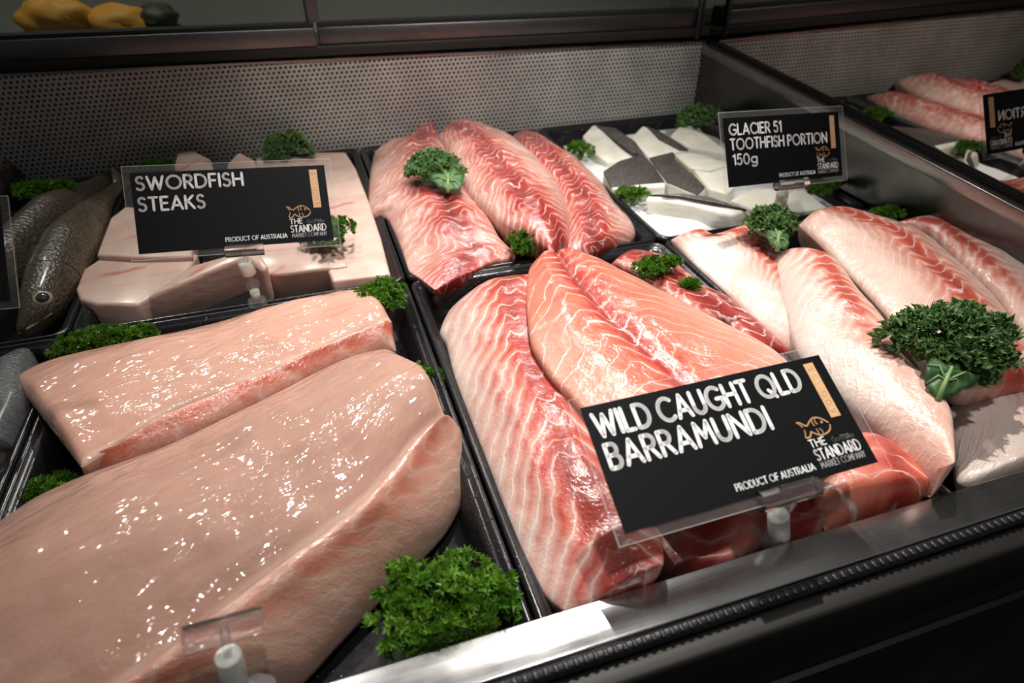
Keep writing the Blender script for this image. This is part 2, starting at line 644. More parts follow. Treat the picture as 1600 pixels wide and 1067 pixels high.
def mirror_glass():
    m = Mat('dark_end_glass', 0.03, (0.0, 0.0, 0.0))
    t = m.t
    gl = t.nodes.new('ShaderNodeBsdfGlossy')
    gl.inputs['Roughness'].default_value = 0.015
    gl.inputs[0].default_value = (0.36, 0.345, 0.33, 1)
    t.links.new(gl.outputs[0], t.nodes['Material Output'].inputs[0])
    return m.mat


M_MIRROR = mirror_glass()


def ice_mat():
    m = Mat('white_ice', 0.5, (0.86, 0.88, 0.90), sss=0.3, sss_scale=0.004)
    p = m.coord('Object')
    m.bump(m.noise(p, 180, 4, 0.7), 0.002)
    return m.mat


M_ICE = ice_mat()

# ------------------------------------------------------------------ the case
FLOOR_Z = -0.036
floor = MB()
floor.box(-2.5, 3.0, -2.5, 2.5, -0.92, -0.90)
tag(floor.build('floor', M_STONE), kind='structure')

case = empty('display_case', (0.0, -0.42, -0.5))
tag(case, 'stainless steel refrigerated display case with perforated back panel holding the seafood trays', 'display case')
XL = -0.66
# deck below the trays
b = MB(); b.box(XL, 0.62, -0.455, 0.46, -0.11, -0.075); b.build('deck', M_CASE, case)
RZ = 0.004
b = MB(); b.box(XL, 0.9, -0.4325, -0.4068, 0.0007, RZ); b.build('front_rail', M_RAIL, case, bevel=0.0012)
gk = MB()
gk.tube([(XL, -0.4365, RZ - 0.0035), (0.9, -0.4365, RZ - 0.0035)], 0.0042, 14)
gko = gk.build('gasket', M_RUBBER, case, smooth=True)
bd = MB()
for i in range(int((0.7 + 0.1) / 0.0058)):
    x = -0.1 + i * 0.0058
    bd.box(x, x + 0.0030, -0.4398, -0.4350, RZ - 0.0030, RZ + 0.0014)
tag(bd.build('gasket_teeth', M_BEAD, gko, bevel=0.0005, seg=1), kind=None)
b = MB(); b.box(XL, 0.9, -0.4535, -0.4395, -0.05, RZ - 0.006); b.build('front_moulding', M_CASE, case, bevel=0.003)
b = MB(); b.box(XL, 0.9, -0.450, -0.4335, -0.90, -0.051); b.build('front_panel', M_STONE, case)
# perforated back panel (a thin sheet with a dark plenum behind)
pv = [(XL, 0.441, -0.03), (0.608, 0.441, -0.03), (0.608, 0.441, 0.1165), (XL, 0.441, 0.1465)]
pp = mesh_obj('perforated_panel', pv, [(0, 1, 2, 3)], M_PERF, case, smooth=False)
so = pp.modifiers.new('sheet', 'SOLIDIFY'); so.thickness = 0.0008
fl = mesh_obj('panel_flange', [(XL, 0.4385, 0.1445), (0.608, 0.4385, 0.1135), (0.608, 0.4385, 0.1165), (XL, 0.4385, 0.1475), (XL, 0.462, 0.1455), (0.608, 0.462, 0.1145), (0.608, 0.462, 0.1175), (XL, 0.462, 0.1485)],
              [(0, 1, 2, 3), (3, 2, 6, 7), (7, 6, 5, 4), (4, 5, 1, 0), (0, 3, 7, 4), (1, 5, 6, 2)], M_FLANGE, case, smooth=False)
b = MB(); b.box(XL, 0.62, 0.470, 0.475, -0.08, 0.14); b.build('rear_plenum', M_CASE, case)
# end wall with a folded top and mirror-like glass above it
ev = []
x0, x1 = 0.604, 0.622
for y, zt in ((-0.432, 0.0535), (0.462, 0.1130)):
    ev += [(x0, y, -0.10), (x1, y, -0.10), (x1, y, zt), (x0 + 0.0, y, zt)]
mesh_obj('end_panel', ev, [(0, 3, 2, 1), (4, 5, 6, 7), (0, 4, 7, 3), (3, 7, 6, 2), (1, 2, 6, 5), (0, 1, 5, 4)], M_ENDST, case, smooth=False)
xf = x0 - 0.0025
b = MB(); b.add([(xf, -0.43, 0.0385), (x1 - .005, -0.43, 0.0385), (x1 - .005, 0.438, 0.0985), (xf, 0.438, 0.0985),
                 (xf, -0.43, 0.0540), (x1 - .005, -0.43, 0.0540), (x1 - .005, 0.438, 0.1135), (xf, 0.438, 0.1135)],
                [(0, 3, 2, 1), (4, 5, 6, 7), (0, 1, 5, 4), (1, 2, 6, 5), (2, 3, 7, 6), (3, 0, 4, 7)])
b.build('end_flange', M_FLANGE, case, bevel=0.001)
b = MB(); b.add([(x1 - 0.004, -0.43, 0.0540), (x1, -0.43, 0.0540), (x1, 0.46, 0.1135), (x1 - 0.004, 0.46, 0.1135),
                 (x1 - 0.004, -0.43, 0.0595), (x1, -0.43, 0.0595), (x1, 0.46, 0.1190), (x1 - 0.004, 0.46, 0.1190)],
                [(0, 3, 2, 1), (4, 5, 6, 7), (0, 1, 5, 4), (1, 2, 6, 5), (2, 3, 7, 6), (3, 0, 4, 7)])
b.build('glass_seal', M_RUBBER, case)
b = MB(); b.add([(x1 - 0.001, -0.43, 0.054), (x1 + 0.005, -0.43, 0.054), (x1 + 0.005, 0.60, 0.122), (x1 - 0.001, 0.60, 0.122),
                 (x1 - 0.001, -0.43, 0.60), (x1 + 0.005, -0.43, 0.60), (x1 + 0.005, 0.60, 0.60), (x1 - 0.001, 0.60, 0.60)],
                [(0, 3, 2, 1), (4, 5, 6, 7), (0, 1, 5, 4), (1, 2, 6, 5), (2, 3, 7, 6), (3, 0, 4, 7)])
b.build('end_glass', M_MIRROR, case)
# sliding door tracks along the back
def sloped_bar(name, xa, xb, y0, y1, za0, za1, drop, mat, parent, bevel=0.001):
    d = drop
    def zz(z, x): return z - d * (x + 0.43)
    v = []
    for x in (xa, xb):
        for (y, z) in ((y0, za0), (y1, za0), (y1, za1), (y0, za1)):
            v.append((x, y, zz(z, x)))
    q = MB(); q.add(v, [(0, 1, 2, 3), (4, 7, 6, 5), (0, 4, 5, 1), (1, 5, 6, 2), (2, 6, 7, 3), (3, 7, 4, 0)])
    return q.build(name, mat, parent, bevel=bevel)
SL = 0.0185
sloped_bar('track_base', XL, 0.62, 0.447, 0.56, 0.142, 0.1555, SL, M_CASE, case)
sloped_bar('door_track', XL, -0.036, 0.445, 0.475, 0.156, 0.1800, SL, M_TRACK, case)
sloped_bar('door_track', -0.031, 0.602, 0.452, 0.485, 0.156, 0.1790, SL, M_TRACK, case)
sloped_bar('track_seal', XL, -0.036, 0.449, 0.472, 0.1801, 0.1850, SL, M_RUBBER, case, 0)
sloped_bar('track_seal', -0.031, 0.602, 0.456, 0.482, 0.1791, 0.1835, SL, M_RUBBER, case, 0)
b = MB(); b.tube([(0.594, 0.449, 0.12), (0.60, 0.449, 0.60)], 0.006, 12); b.build('corner_post', M_TRACK, case, smooth=True)

for nm, xa, xb, y, lab in (('sliding_door', XL, -0.030, 0.460, 'left glass sliding door standing in the metal track behind the swordfish'),
                           ('sliding_door', -0.033, 0.588, 0.468, 'right glass sliding door standing in the metal track behind the toothfish')):
    d = empty(nm, (0.5 * (xa + xb), y, 0.185))
    tag(d, lab, 'sliding door', 'glass sliding doors behind the case')
    zl = 0.1852 - SL * (xa + 0.43); zr = 0.1852 - SL * (xb + 0.43)
    q = MB(); q.add([(xa, y - .0025, zl), (xb, y - .0025, zr), (xb, y + .0025, zr), (xa, y + .0025, zl), (xa, y - .0025, .5), (xb, y - .0025, .5), (xb, y + .0025, .5), (xa, y + .0025, .5)],
                    [(0, 3, 2, 1), (4, 5, 6, 7), (0, 1, 5, 4), (1, 2, 6, 5), (2, 3, 7, 6), (3, 0, 4, 7)])
    q.build('glass_pane', M_DOOR, d)
    xe = xb if xa == XL else xa
    za = zr if xa == XL else zl
    q = MB(); q.box(xe - 0.012, xe + 0.004, y - 0.004, y + 0.004, za, 0.5); q.build('door_stile', M_TRACK, d)

# back of the shop seen through the doors
M_BWALL = Mat('brown_back_wall', 0.7, (0.05, 0.04, 0.035))
_p = M_BWALL.coord('Object'); _n = M_BWALL.noise(_p, 5, 3)
M_BWALL.link(M_BWALL.mix(_n.ss(0.3, 0.7), (0.10, 0.115, 0.10), (0.20, 0.16, 0.135)), 'Base Color')
b = MB(); b.box(-2.5, 3.0, 1.30, 1.34, -0.9, 1.2); tag(b.build('wall_back', M_BWALL.mat), kind='structure')
b = MB(); b.box(-1.6, 2.2, 0.66, 1.28, -0.90, 0.130)
wb = b.build('work_bench', plain('bench_steel', (0.10, 0.095, 0.09), 0.5)); tag(wb, 'dark steel work bench behind the sliding doors of the case', 'bench')


# ------------------------------------------------------------------ trays
def rrect(x0, x1, y0, y1, r, z, n=6):
    pts = []
    for cx, cy, a0 in ((x1 - r, y1 - r, 0), (x0 + r, y1 - r, 90), (x0 + r, y0 + r, 180), (x1 - r, y0 + r, 270)):
        for k in range(n + 1):
            a = math.radians(a0 + 90 * k / n)
            pts.append((cx + r * math.cos(a), cy + r * math.sin(a), z))
    return pts


def tray(x0, x1, y0, y1, label):
    g = 0.0008
    x0 += g; x1 -= g; y0 += g; y1 -= g
    prof = [(0.000, -0.012, 0.012), (0.000, -0.003, 0.012), (0.0012, -0.0006, 0.012), (0.003, 0.0, 0.012), (0.0046, -0.0008, 0.012), (0.006, -0.0028, 0.012), (0.0085, -0.0034, 0.012),
            (0.0105, -0.0045, 0.013), (0.0125, -0.009, 0.014), (0.019, FLOOR_Z + 0.005, 0.016), (0.0215, FLOOR_Z + 0.001, 0.018), (0.026, FLOOR_Z, 0.02)]
    rings = [rrect(x0 + i, x1 - i, y0 + i, y1 - i, r, z) for i, z, r in prof]
    under = [rrect(x0 + i, x1 - i, y0 + i, y1 - i, r, z) for i, z, r in ((0.0245, FLOOR_Z - 0.003, 0.02), (0.0165, FLOOR_Z + 0.004, 0.016), (0.0025, -0.0065, 0.012), (0.0015, -0.012, 0.012))]
    n = len(rings[0])
    v = [p for r in rings for p in r]
    f = []
    for i in range(len(rings) - 1):
        for k in range(n):
            f.append((i * n + k, i * n + (k + 1) % n, (i + 1) * n + (k + 1) % n, (i + 1) * n + k))
    f.append(tuple((len(rings) - 1) * n + k for k in range(n)))
    o = len(v)
    v += [p for r in under for p in r]
    for i in range(len(under) - 1):
        for k in range(n):
            f.append((o + i * n + k, o + i * n + (k + 1) % n, o + (i + 1) * n + (k + 1) % n, o + (i + 1) * n + k))
    f.append(tuple(o + k for k in range(n))[::-1])
    for k in range(n):
        f.append((o + 3 * n + k, o + 3 * n + (k + 1) % n, (k + 1) % n, k))
    t = mesh_obj('display_tray', v, f, M_TRAY, None, True)
    tag(t, label, 'tray', 'black display trays')
    return t


TX = [-0.645, -0.322, 0.0, 0.300, 0.603]
labs_front = ['black plastic tray holding the silver whole fish at the front left',
              'black plastic tray holding the two large pale fish loins',
              'black plastic tray holding the wild caught barramundi fillets',
              'black plastic tray holding the pale fillets topped with a big kale leaf']
labs_rear = ['black plastic tray holding the brown whole fish',
             'black plastic tray holding the swordfish steaks',
             'black plastic tray holding the red fillets in front of the perforated panel',
             'black plastic tray with a white ice bed under the toothfish portions']
for i in range(4):
    tray(TX[i], TX[i + 1], -0.4270, 0.0, labs_front[i])
    tray(TX[i], TX[i + 1], 0.0, 0.438, labs_rear[i])


# ------------------------------------------------------------------ flesh shapes
def catmull(P, n):
    P = np.asarray(P, float)
    if len(P) == 2:
        dense = P[0] + (P[1] - P[0]) * np.linspace(0, 1, 60)[:, None]
    else:
        Q = np.vstack([2 * P[0] - P[1], P, 2 * P[-1] - P[-2]])
        out = []
        for i in range(1, len(Q) - 2):
            t = np.linspace(0, 1, 24, endpoint=False)[:, None]
            a, b_, c, d = Q[i - 1], Q[i], Q[i + 1], Q[i + 2]
            # gentle tension keeps corners of the outline
            m0 = 0.42 * (c - a); m1 = 0.42 * (d - b_)
            h = (2 * t**3 - 3 * t**2 + 1) * b_ + (t**3 - 2 * t**2 + t) * m0 + (-2 * t**3 + 3 * t**2) * c + (t**3 - t**2) * m1
            out.append(h)
        dense = np.vstack(out + [P[-1:]])
    s = np.r_[0, np.cumsum(np.linalg.norm(np.diff(dense, axis=0), axis=1))]
    q = np.linspace(0, s[-1], n)
    return np.stack([np.interp(q, s, dense[:, k]) for k in range(3)], 1)


def edge(pts, z):
    out = []
    for p in pts:
        out.append(at(p[0], p[1], p[2] if len(p) > 2 else z))
    return out


def sm_noise(x, y, s, f):
    return mnoise.noise(Vector((x * f + s * 3.7, y * f - s * 1.9, s * 0.77)))


Y_FRONT = -0.4062


def slab(name, A, B, zA, zB, crown, thick, mat, parent=None, NU=84, NV=40, prof=None, v0=0.5, p=2.4, ends=(0.07, 0.07), amp=0.0016, freq=26, seed=1, low=FLOOR_Z + 0.0006, uprof=None):
    a = catmull(edge(A, zA), NU)
    b_ = catmull(edge(B, zB), NU)
    L = 0.5 * (np.linalg.norm(np.diff(a, axis=0), axis=1).sum() + np.linalg.norm(np.diff(b_, axis=0), axis=1).sum())
    W = np.linalg.norm(b_ - a, axis=1)
    # rows bunch towards the rounded edges
    vs = 0.5 - 0.5 * np.cos(np.linspace(0, math.pi, NV))
    vs = 0.6 * vs + 0.4 * np.linspace(0, 1, NV)
    top = np.zeros((NU, NV, 3)); bot = np.zeros((NU, NV, 3)); uv = np.zeros((NU, NV, 2))
    for i in range(NU):
        u = i / (NU - 1)
        e = 1.0
        if ends[0] and u < ends[0]:
            e *= math.sqrt(max(0, 1 - (1 - u / ends[0])**2))
        if ends[1] and u > 1 - ends[1]:
            e *= math.sqrt(max(0, 1 - (1 - (1 - u) / ends[1])**2))
        cu = crown * (np.interp(u, [q[0] for q in uprof], [q[1] for q in uprof]) if uprof else 1.0)
        for j in range(NV):
            v = vs[j]
            P = a[i] * (1 - v) + b_[i] * v
            h = math.sqrt(max(0.0, 1 - abs(2 * v - 1)**p))
            hb = math.sqrt(max(0.0, 1 - abs(2 * v - 1)**5))
            pr = np.interp(v, [q[0] for q in prof], [q[1] for q in prof]) if prof else 1.0
            nz = sm_noise(P[0], P[1], seed, freq) * amp * 1.6 + sm_noise(P[0], P[1], seed + 5, freq * 3) * amp * 0.6
            z = P[2] + (cu * h * pr + nz * h) * e
            zb = P[2] - thick * hb * (0.25 + 0.75 * e) * (1 if e > 0 else 0)
            zb = max(zb, min(low, z - 0.0004))
            z = max(z, low + 0.0005 + 0.001 * h * e)
            y = max(P[1], Y_FRONT)
            top[i, j] = (P[0], y, z)
            bot[i, j] = (P[0], y, min(zb, z - 0.0003))
            uv[i, j] = (u * L, (v - v0) * W[i])
    V = np.vstack([top.reshape(-1, 3), bot.reshape(-1, 3)])
    UV = np.vstack([uv.reshape(-1, 2)] * 2)
    f = []
    N = NU * NV
    for i in range(NU - 1):
        for j in range(NV - 1):
            q = (i * NV + j, (i + 1) * NV + j, (i + 1) * NV + j + 1, i * NV + j + 1)
            f.append(q)
            f.append(tuple(N + k for k in q[::-1]))
    for i in range(NU - 1):
        f.append((i * NV, N + i * NV, N + (i + 1) * NV, (i + 1) * NV))
        f.append((i * NV + NV - 1, (i + 1) * NV + NV - 1, N + (i + 1) * NV + NV - 1, N + i * NV + NV - 1))
    for j in range(NV - 1):
        f.append((j, j + 1, N + j + 1, N + j))
        k = (NU - 1) * NV
        f.append((k + j, N + k + j, N + k + j + 1, k + j + 1))
    # consistent outward orientation whichever way the edges were traced
    cr = np.cross(top[NU // 2 + 1, NV // 2] - top[NU // 2, NV // 2], top[NU // 2, NV // 2 + 1] - top[NU // 2, NV // 2])
    if cr[2] < 0:
        f = [q[::-1] for q in f]
    return mesh_obj(name, V, f, mat, parent, True, UV)


# ---- front tray with the two loins
up = empty('fish_loin', at(330, 600, FLOOR_Z))
tag(up, 'smaller pale pink skinless fish loin with a reddish belly edge lying behind the large loin', 'fish loin')
UA = [(20, 592), (60, 572), (101, 559), (162, 546), (236, 531), (300, 516), (400, 490), (480, 470), (545, 459), (594, 470)]
US = [(128, 731), (187, 695), (269, 648), (375, 604), (437, 577), (519, 540), (570, 518), (612, 503)]
slab('loin', UA, US, 0.002, 0.014, 0.015, 0.05, M_LOIN_U, up, v0=1.0, p=2.4, prof=[(0, .7), (.3, 1.2), (.7, 1.0), (1, .7)], ends=(0.03, 0.04), amp=0.003, freq=18, seed=3)
slab('belly_strip', US, [(133, 752), (190, 738), (250, 712), (350, 668), (450, 618), (531, 576), (594, 553), (619, 548)], 0.012, -0.004, 0.010, 0.03, M_STRIP_U, up, v0=0.4, ends=(0.03, 0.03), amp=0.003, freq=30, seed=4)
lo = empty('fish_loin', at(400, 800, FLOOR_Z))
tag(lo, 'largest pale skinless fish loin with a belly strip, filling the front left tray', 'fish loin')
LA = [(-170, 915), (-60, 850), (0, 815), (62, 775), (134, 743), (250, 702), (350, 656), (450, 606), (531, 566), (594, 548), (616, 553), (645, 578), (668, 600)]
LS = [(20, 1190), (120, 1120), (206, 1067), (312, 985), (400, 920), (487, 856), (560, 799), (612, 740), (645, 700), (672, 676), (699, 655)]
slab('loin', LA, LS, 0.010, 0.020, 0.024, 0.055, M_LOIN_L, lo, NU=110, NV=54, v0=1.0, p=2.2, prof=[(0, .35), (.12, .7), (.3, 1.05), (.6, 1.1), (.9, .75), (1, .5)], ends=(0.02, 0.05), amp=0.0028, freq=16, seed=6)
LB = [(215, 1190), (330, 1140), (420, 1100), (475, 1062), (531, 1002), (581, 950), (650, 881), (700, 825), (728, 769), (735, 725), (727, 690)]
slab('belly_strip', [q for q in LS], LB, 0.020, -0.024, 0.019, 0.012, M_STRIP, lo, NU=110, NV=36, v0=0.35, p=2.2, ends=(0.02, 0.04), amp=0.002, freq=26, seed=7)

# ---- barramundi tray
def fillet(label, A, B, zA, zB, crown, thick, mat, group=None, name='fish_fillet', **k):
    o = slab(name, A, B, zA, zB, crown, thick, mat, None, **k)
    # move the origin to the thing's base
    me = o.data
    co = np.empty(len(me.vertices) * 3); me.vertices.foreach_get('co', co); co = co.reshape(-1, 3)
    c = np.array([co[:, 0].mean(), co[:, 1].mean(), co[:, 2].min()])
    co -= c
    me.vertices.foreach_set('co', co.ravel()); o.location = c
    me.update()
    tag(o, label, 'fish fillet', group)
    return o


GB = 'barramundi fillets in the middle front tray'
# lumps in the shade under the sign
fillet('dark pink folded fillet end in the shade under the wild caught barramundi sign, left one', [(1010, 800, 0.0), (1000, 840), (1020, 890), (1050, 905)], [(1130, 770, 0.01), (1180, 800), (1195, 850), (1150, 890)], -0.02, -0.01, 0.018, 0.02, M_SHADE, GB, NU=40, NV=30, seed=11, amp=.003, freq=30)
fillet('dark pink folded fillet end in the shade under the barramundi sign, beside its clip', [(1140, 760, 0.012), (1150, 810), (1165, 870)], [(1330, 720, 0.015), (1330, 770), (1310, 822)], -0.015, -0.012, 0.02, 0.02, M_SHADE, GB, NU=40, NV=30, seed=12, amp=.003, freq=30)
fillet('folded pink fillet end poking out at the right below the barramundi sign', [(1290, 830, -.01), (1270, 790), (1280, 740), (1300, 700)], [(1450, 790, -.015), (1463, 768), (1430, 733), (1374, 706)], 0.005, -0.004, 0.022, 0.03, M_BARRA, GB, NU=50, NV=34, v0=0.62, seed=13, ends=(.12, .08))
fillet('thin pink fillet strip at the far right rim of the barramundi tray, nearer the sign', [(1060, 440), (1110, 480), (1170, 545)], [(1140, 470), (1185, 505), (1240, 558)], 0.004, -0.004, 0.008, 0.02, M_RED, GB, NU=40, NV=22, seed=14)
fillet('thin pink fillet strip under the parsley at the back of the barramundi tray', [(955, 412), (1010, 440), (1085, 500)], [(985, 394), (1040, 405), (1100, 450), (1198, 517)], 0.010, 0.0, 0.010, 0.02, M_RED, GB, NU=50, NV=24, seed=15)
F1A = [(736, 459), (703, 486), (687, 520), (697, 540), (709, 590), (736, 663), (763, 733), (790, 804), (817, 869), (850, 928), (890, 962)]
F1B = [(835, 428), (850, 470), (868, 530), (895, 600), (925, 660), (955, 730), (1000, 800), (1035, 850), (1035, 915)]
fillet('long pale barramundi fillet with a red line, down the left of its tray', F1A, F1B, -0.006, 0.018, 0.020, 0.03, M_BARRA2, GB, NU=120, NV=50, v0=0.66, p=2.0, ends=(0.10, 0.18), uprof=[(0, .9), (.7, 1), (1, .45)], seed=16, amp=0.0018, prof=[(0, .75), (.35, 1.1), (.7, 1.0), (1, .8)])
F2A = [(842, 408), (826, 425), (822, 470), (829, 535), (845, 565), (865, 595), (893, 622), (930, 665), (975, 730), (1010, 775)]
F2B = [(896, 405), (937, 411), (991, 438), (1035, 459), (1089, 487), (1143, 514), (1209, 548), (1260, 600), (1300, 670), (1330, 720)]
fillet('orange pink barramundi fillet with a red centre seam, on top behind the barramundi sign', F2A, F2B, 0.034, 0.024, 0.020, 0.03, M_BARRA, GB, NU=110, NV=64, v0=0.42, ends=(0.05, 0.05), seed=17, amp=0.0016, prof=[(0, .8), (.2, 1.15), (.36, 1.0), (.42, .62), (.48, .95), (.7, 1.1), (1, .8)], uprof=[(0, .8), (.4, 1), (1, .4)])

# ---- right front tray
GP = 'pale fillets in the right front tray'
fillet('rightmost pale fillet against the steel end wall in the right front tray', [(1390, 352), (1455, 372), (1506, 421), (1556, 467), (1600, 530), (1660, 620)], [(1440, 352), (1500, 358), (1560, 378), (1605, 412), (1680, 480), (1760, 560)], 0.012, 0.004, 0.016, 0.03, M_PALE, GP, NU=80, NV=34, v0=0.2, seed=21)
fillet('translucent white fillet end below the big kale leaf next to the steel rail', [(1470, 648), (1488, 700), (1496, 752), (1520, 762)], [(1540, 600), (1620, 590), (1690, 640), (1700, 700)], -0.012, 0.006, 0.012, 0.02, M_PALE, GP, NU=50, NV=50, v0=0.75, seed=22)
fillet('flat pale fillet with a red edge along the left rim of the right front tray', [(1048, 375), (1086, 414), (1142, 465), (1197, 518), (1238, 555), (1275, 590)], [(1096, 358), (1126, 372), (1180, 352), (1225, 400), (1260, 470), (1285, 530), (1320, 590)], 0.001, 0.014, 0.009, 0.02, M_PALE, GP, NU=90, NV=40, v0=0.72, seed=23, amp=0.002)
fillet('broad pink fillet behind the big kale leaf in the right front tray', [(1247, 352), (1290, 392), (1345, 450), (1390, 500), (1440, 560), (1500, 610)], [(1283, 337), (1329, 334), (1384, 345), (1440, 366), (1500, 415), (1552, 465), (1595, 525), (1640, 600)], 0.026, 0.016, 0.018, 0.03, M_MID, GP, NU=100, NV=54, v0=0.6, seed=24, prof=[(0, .8), (.3, 1.1), (.6, .95), (.75, 1), (1, .7)])
G2A = [(1212, 396), (1211, 425), (1222, 473), (1243, 545), (1270, 580), (1303, 613), (1354, 659), (1405, 701), (1445, 740), (1470, 762)]
G2B = [(1253, 391), (1303, 409), (1345, 462), (1384, 508), (1405, 555), (1455, 603), (1484, 644), (1491, 699), (1493, 756)]
fillet('long white fillet with a red line from the small kale leaf to the rail', G2A, G2B, 0.014, 0.034, 0.016, 0.03, M_PALE, GP, NU=120, NV=48, v0=0.70, p=1.9, ends=(0.10, 0.16), seed=25, uprof=[(0, .7), (.3, 1), (.8, .9), (1, .35)])

# ---- middle rear tray
GR = 'red fillets in the middle rear tray'
fillet('right red fillet with curled end along the right rim of the middle rear tray', [(800, 214), (830, 255), (868, 310), (884, 350), (884, 398), (920, 396)], [(816, 211), (852, 224), (894, 249), (925, 275), (945, 296), (963, 326), (985, 347), (993, 366), (984, 379)], 0.008, -0.004, 0.020, 0.03, M_RED, GR, NU=80, NV=40, v0=0.35, seed=31, p=1.8, ends=(.15, .15), amp=.003)
fillet('left red fillet with a ragged pale edge under the kale in the middle rear tray', [(631, 222), (589, 238), (579, 268), (576, 310), (580, 335), (602, 341), (615, 362), (628, 394, -.004), (636, 421, -.002), (654, 434, .002), (680, 453, .003)], [(690, 212), (715, 250), (735, 303), (761, 336), (780, 372, .008), (806, 402, .0), (764, 413, .002), (722, 431, .003)], -0.002, 0.012, 0.020, 0.03, M_RED, GR, NU=100, NV=50, v0=0.62, seed=32, amp=0.0035, p=1.8, ends=(.15, .30), uprof=[(0, 1), (.6, 1), (1, .3)])
fillet('small upright red fillet tail at the back left of the middle rear tray', [(632, 222), (650, 208), (664, 199)], [(676, 232), (684, 218), (682, 204)], 0.012, 0.014, 0.012, 0.03, M_RED, GR, NU=30, NV=24, seed=34, v0=.5)
fillet('middle red fillet with white zigzag lines lying on top in the middle rear tray', [(680, 216), (700, 240), (722, 287), (737, 310), (767, 338), (790, 358), (832, 378), (862, 394)], [(709, 203), (741, 198), (774, 207), (800, 218), (826, 238), (849, 261), (871, 290), (884, 316), (889, 349), (888, 385)], 0.022, 0.014, 0.022, 0.035, M_RED, GR, NU=110, NV=54, v0=0.42, seed=33, amp=0.0035, p=1.9, ends=(.12, .22))


# ------------------------------------------------------------------ blocks (steaks, portions)
def block(name, top, h, mat, parent=None, shift=(0, 0), bevel=0.0025, zdef=0.02, low=FLOOR_Z + 0.0008):
    T = np.array([at(q[0], q[1], q[2] if len(q) > 2 else zdef) for q in top])
    area = sum(T[i, 0] * T[(i + 1) % len(T), 1] - T[(i + 1) % len(T), 0] * T[i, 1] for i in range(len(T)))
    if area < 0:
        T = T[::-1]
    Bm = T + np.array([shift[0], shift[1], -h])
    Bm[:, 2] = np.maximum(Bm[:, 2], low)
    n = len(T)
    f = [tuple(range(n)), tuple(range(2 * n - 1, n - 1, -1))]
    for k in range(n):
        f.append((k, n + k, n + (k + 1) % n, (k + 1) % n))
    base = np.array([T[:, 0].mean(), T[:, 1].mean(), Bm[:, 2].min()])
    if parent is None:
        o = mesh_obj(name, np.vstack([T, Bm]) - base, f, mat, None, True)
        o.location = base
    else:
        o = mesh_obj(name, np.vstack([T, Bm]), f, mat, parent, True)
    m = o.modifiers.new('bevel', 'BEVEL'); m.width = bevel; m.segments = 3; m.limit_method = 'ANGLE'
    return o


GS = 'swordfish steaks'


def steak(label, top, h, z, **k):
    o = block('swordfish_steak', top, h, M_STEAK, None, zdef=z, bevel=0.0035, **k)
    tag(o, label, 'fish steak', GS)


steak('long flat swordfish steak along the right rim of the swordfish tray', [(470, 252), (488, 238), (540, 237), (556, 262), (575, 310), (595, 370), (610, 428), (560, 434), (520, 440), (490, 380)], 0.035, 0.006)
steak('swordfish steak standing up at the back, left of two peaks above the swordfish sign', [(272, 262, .016), (276, 238, .030), (304, 234, .030), (330, 250, .018), (345, 300, 0.016), (285, 305, .016)], 0.04, 0.02)
steak('swordfish steak standing up at the back, right of two peaks above the swordfish sign', [(354, 258, .016), (372, 236, .030), (398, 250, .020), (420, 300, .016), (365, 305, .016)], 0.04, 0.02)
steak('swordfish steak behind the sign next to the rear kale sprig', [(398, 246), (440, 242), (480, 246), (490, 300), (410, 310)], 0.035, 0.010)
steak('swordfish steak with a red streak poking out left of the swordfish sign', [(172, 340), (196, 322), (300, 330), (300, 400), (210, 402), (150, 398), (158, 376)], 0.030, 0.010)
steak('swordfish steak with a red streak at the front left corner of its tray', [(118, 450), (130, 420), (158, 402), (250, 398), (310, 396), (290, 425), (258, 448), (214, 476), (150, 474), (124, 466)], 0.026, 0.004, shift=(0.0, -0.006))
steak('wedge shaped swordfish steak in front of the sign stand with a broad cut face', [(219, 470, .002), (262, 452, .008), (310, 432, .014), (352, 415, .020), (385, 403, .024), (410, 424, .016), (420, 416, .018), (404, 392, .026), (360, 396, .024), (300, 414, .016), (240, 455, .006)], 0.034, 0.006, shift=(0.0, -0.012))
steak('swordfish steak with a red tip at the front right under the swordfish sign', [(400, 430, .006), (400, 380, .018), (470, 370, .018), (528, 385, .016), (544, 416, .008), (480, 424, .008), (440, 430, .006)], 0.030, 0.012)

GT = 'toothfish portions'


def portion(label, top, h, z, skin=None, shift=(0, 0)):
    e = block('toothfish_portion', top, h, M_TOOTH, None, zdef=z, bevel=0.003, shift=shift, low=FLOOR_Z + 0.012)
    tag(e, label, 'fish portion', GT)
    if skin:
        e2 = block('skin', skin, 0.004, M_TSKIN, e, zdef=z + 0.0012, bevel=0.001)
    return e


ice = slab('ice_bed', [(880, 228), (930, 290), (985, 345), (1018, 376)], [(1130, 190), (1240, 240), (1330, 285), (1400, 330)], -0.022, -0.022, 0.006, 0.02, M_ICE, None, NU=60, NV=50, p=6, amp=0.002, freq=40)
tag(ice, 'smooth white ice bed showing in the left and front corner of the toothfish tray', 'ice', None, 'stuff')
portion('toothfish portion with its white cut face forward at the back left of the toothfish tray', [(910, 212, .004), (926, 195, .010), (962, 200, .012), (992, 220, .010), (1006, 242, .002), (980, 248, -.004), (948, 254, -.008), (930, 240, -.004)], 0.03, 0.0, [(932, 196, .012), (962, 200, .0135), (992, 220, .0115), (1007, 241, .004), (990, 238, .006), (960, 216, .010)])
portion('toothfish portion with a white flank at the back, second from the left', [(986, 214, .010), (1004, 196, .014), (1030, 204, .014), (1076, 234, .006), (1040, 240, .004), (1014, 246, .0)], 0.03, 0.006, [(1010, 197, .0155), (1030, 204, .0155), (1076, 233, .0075), (1062, 232, .009), (1030, 214, .0145)])
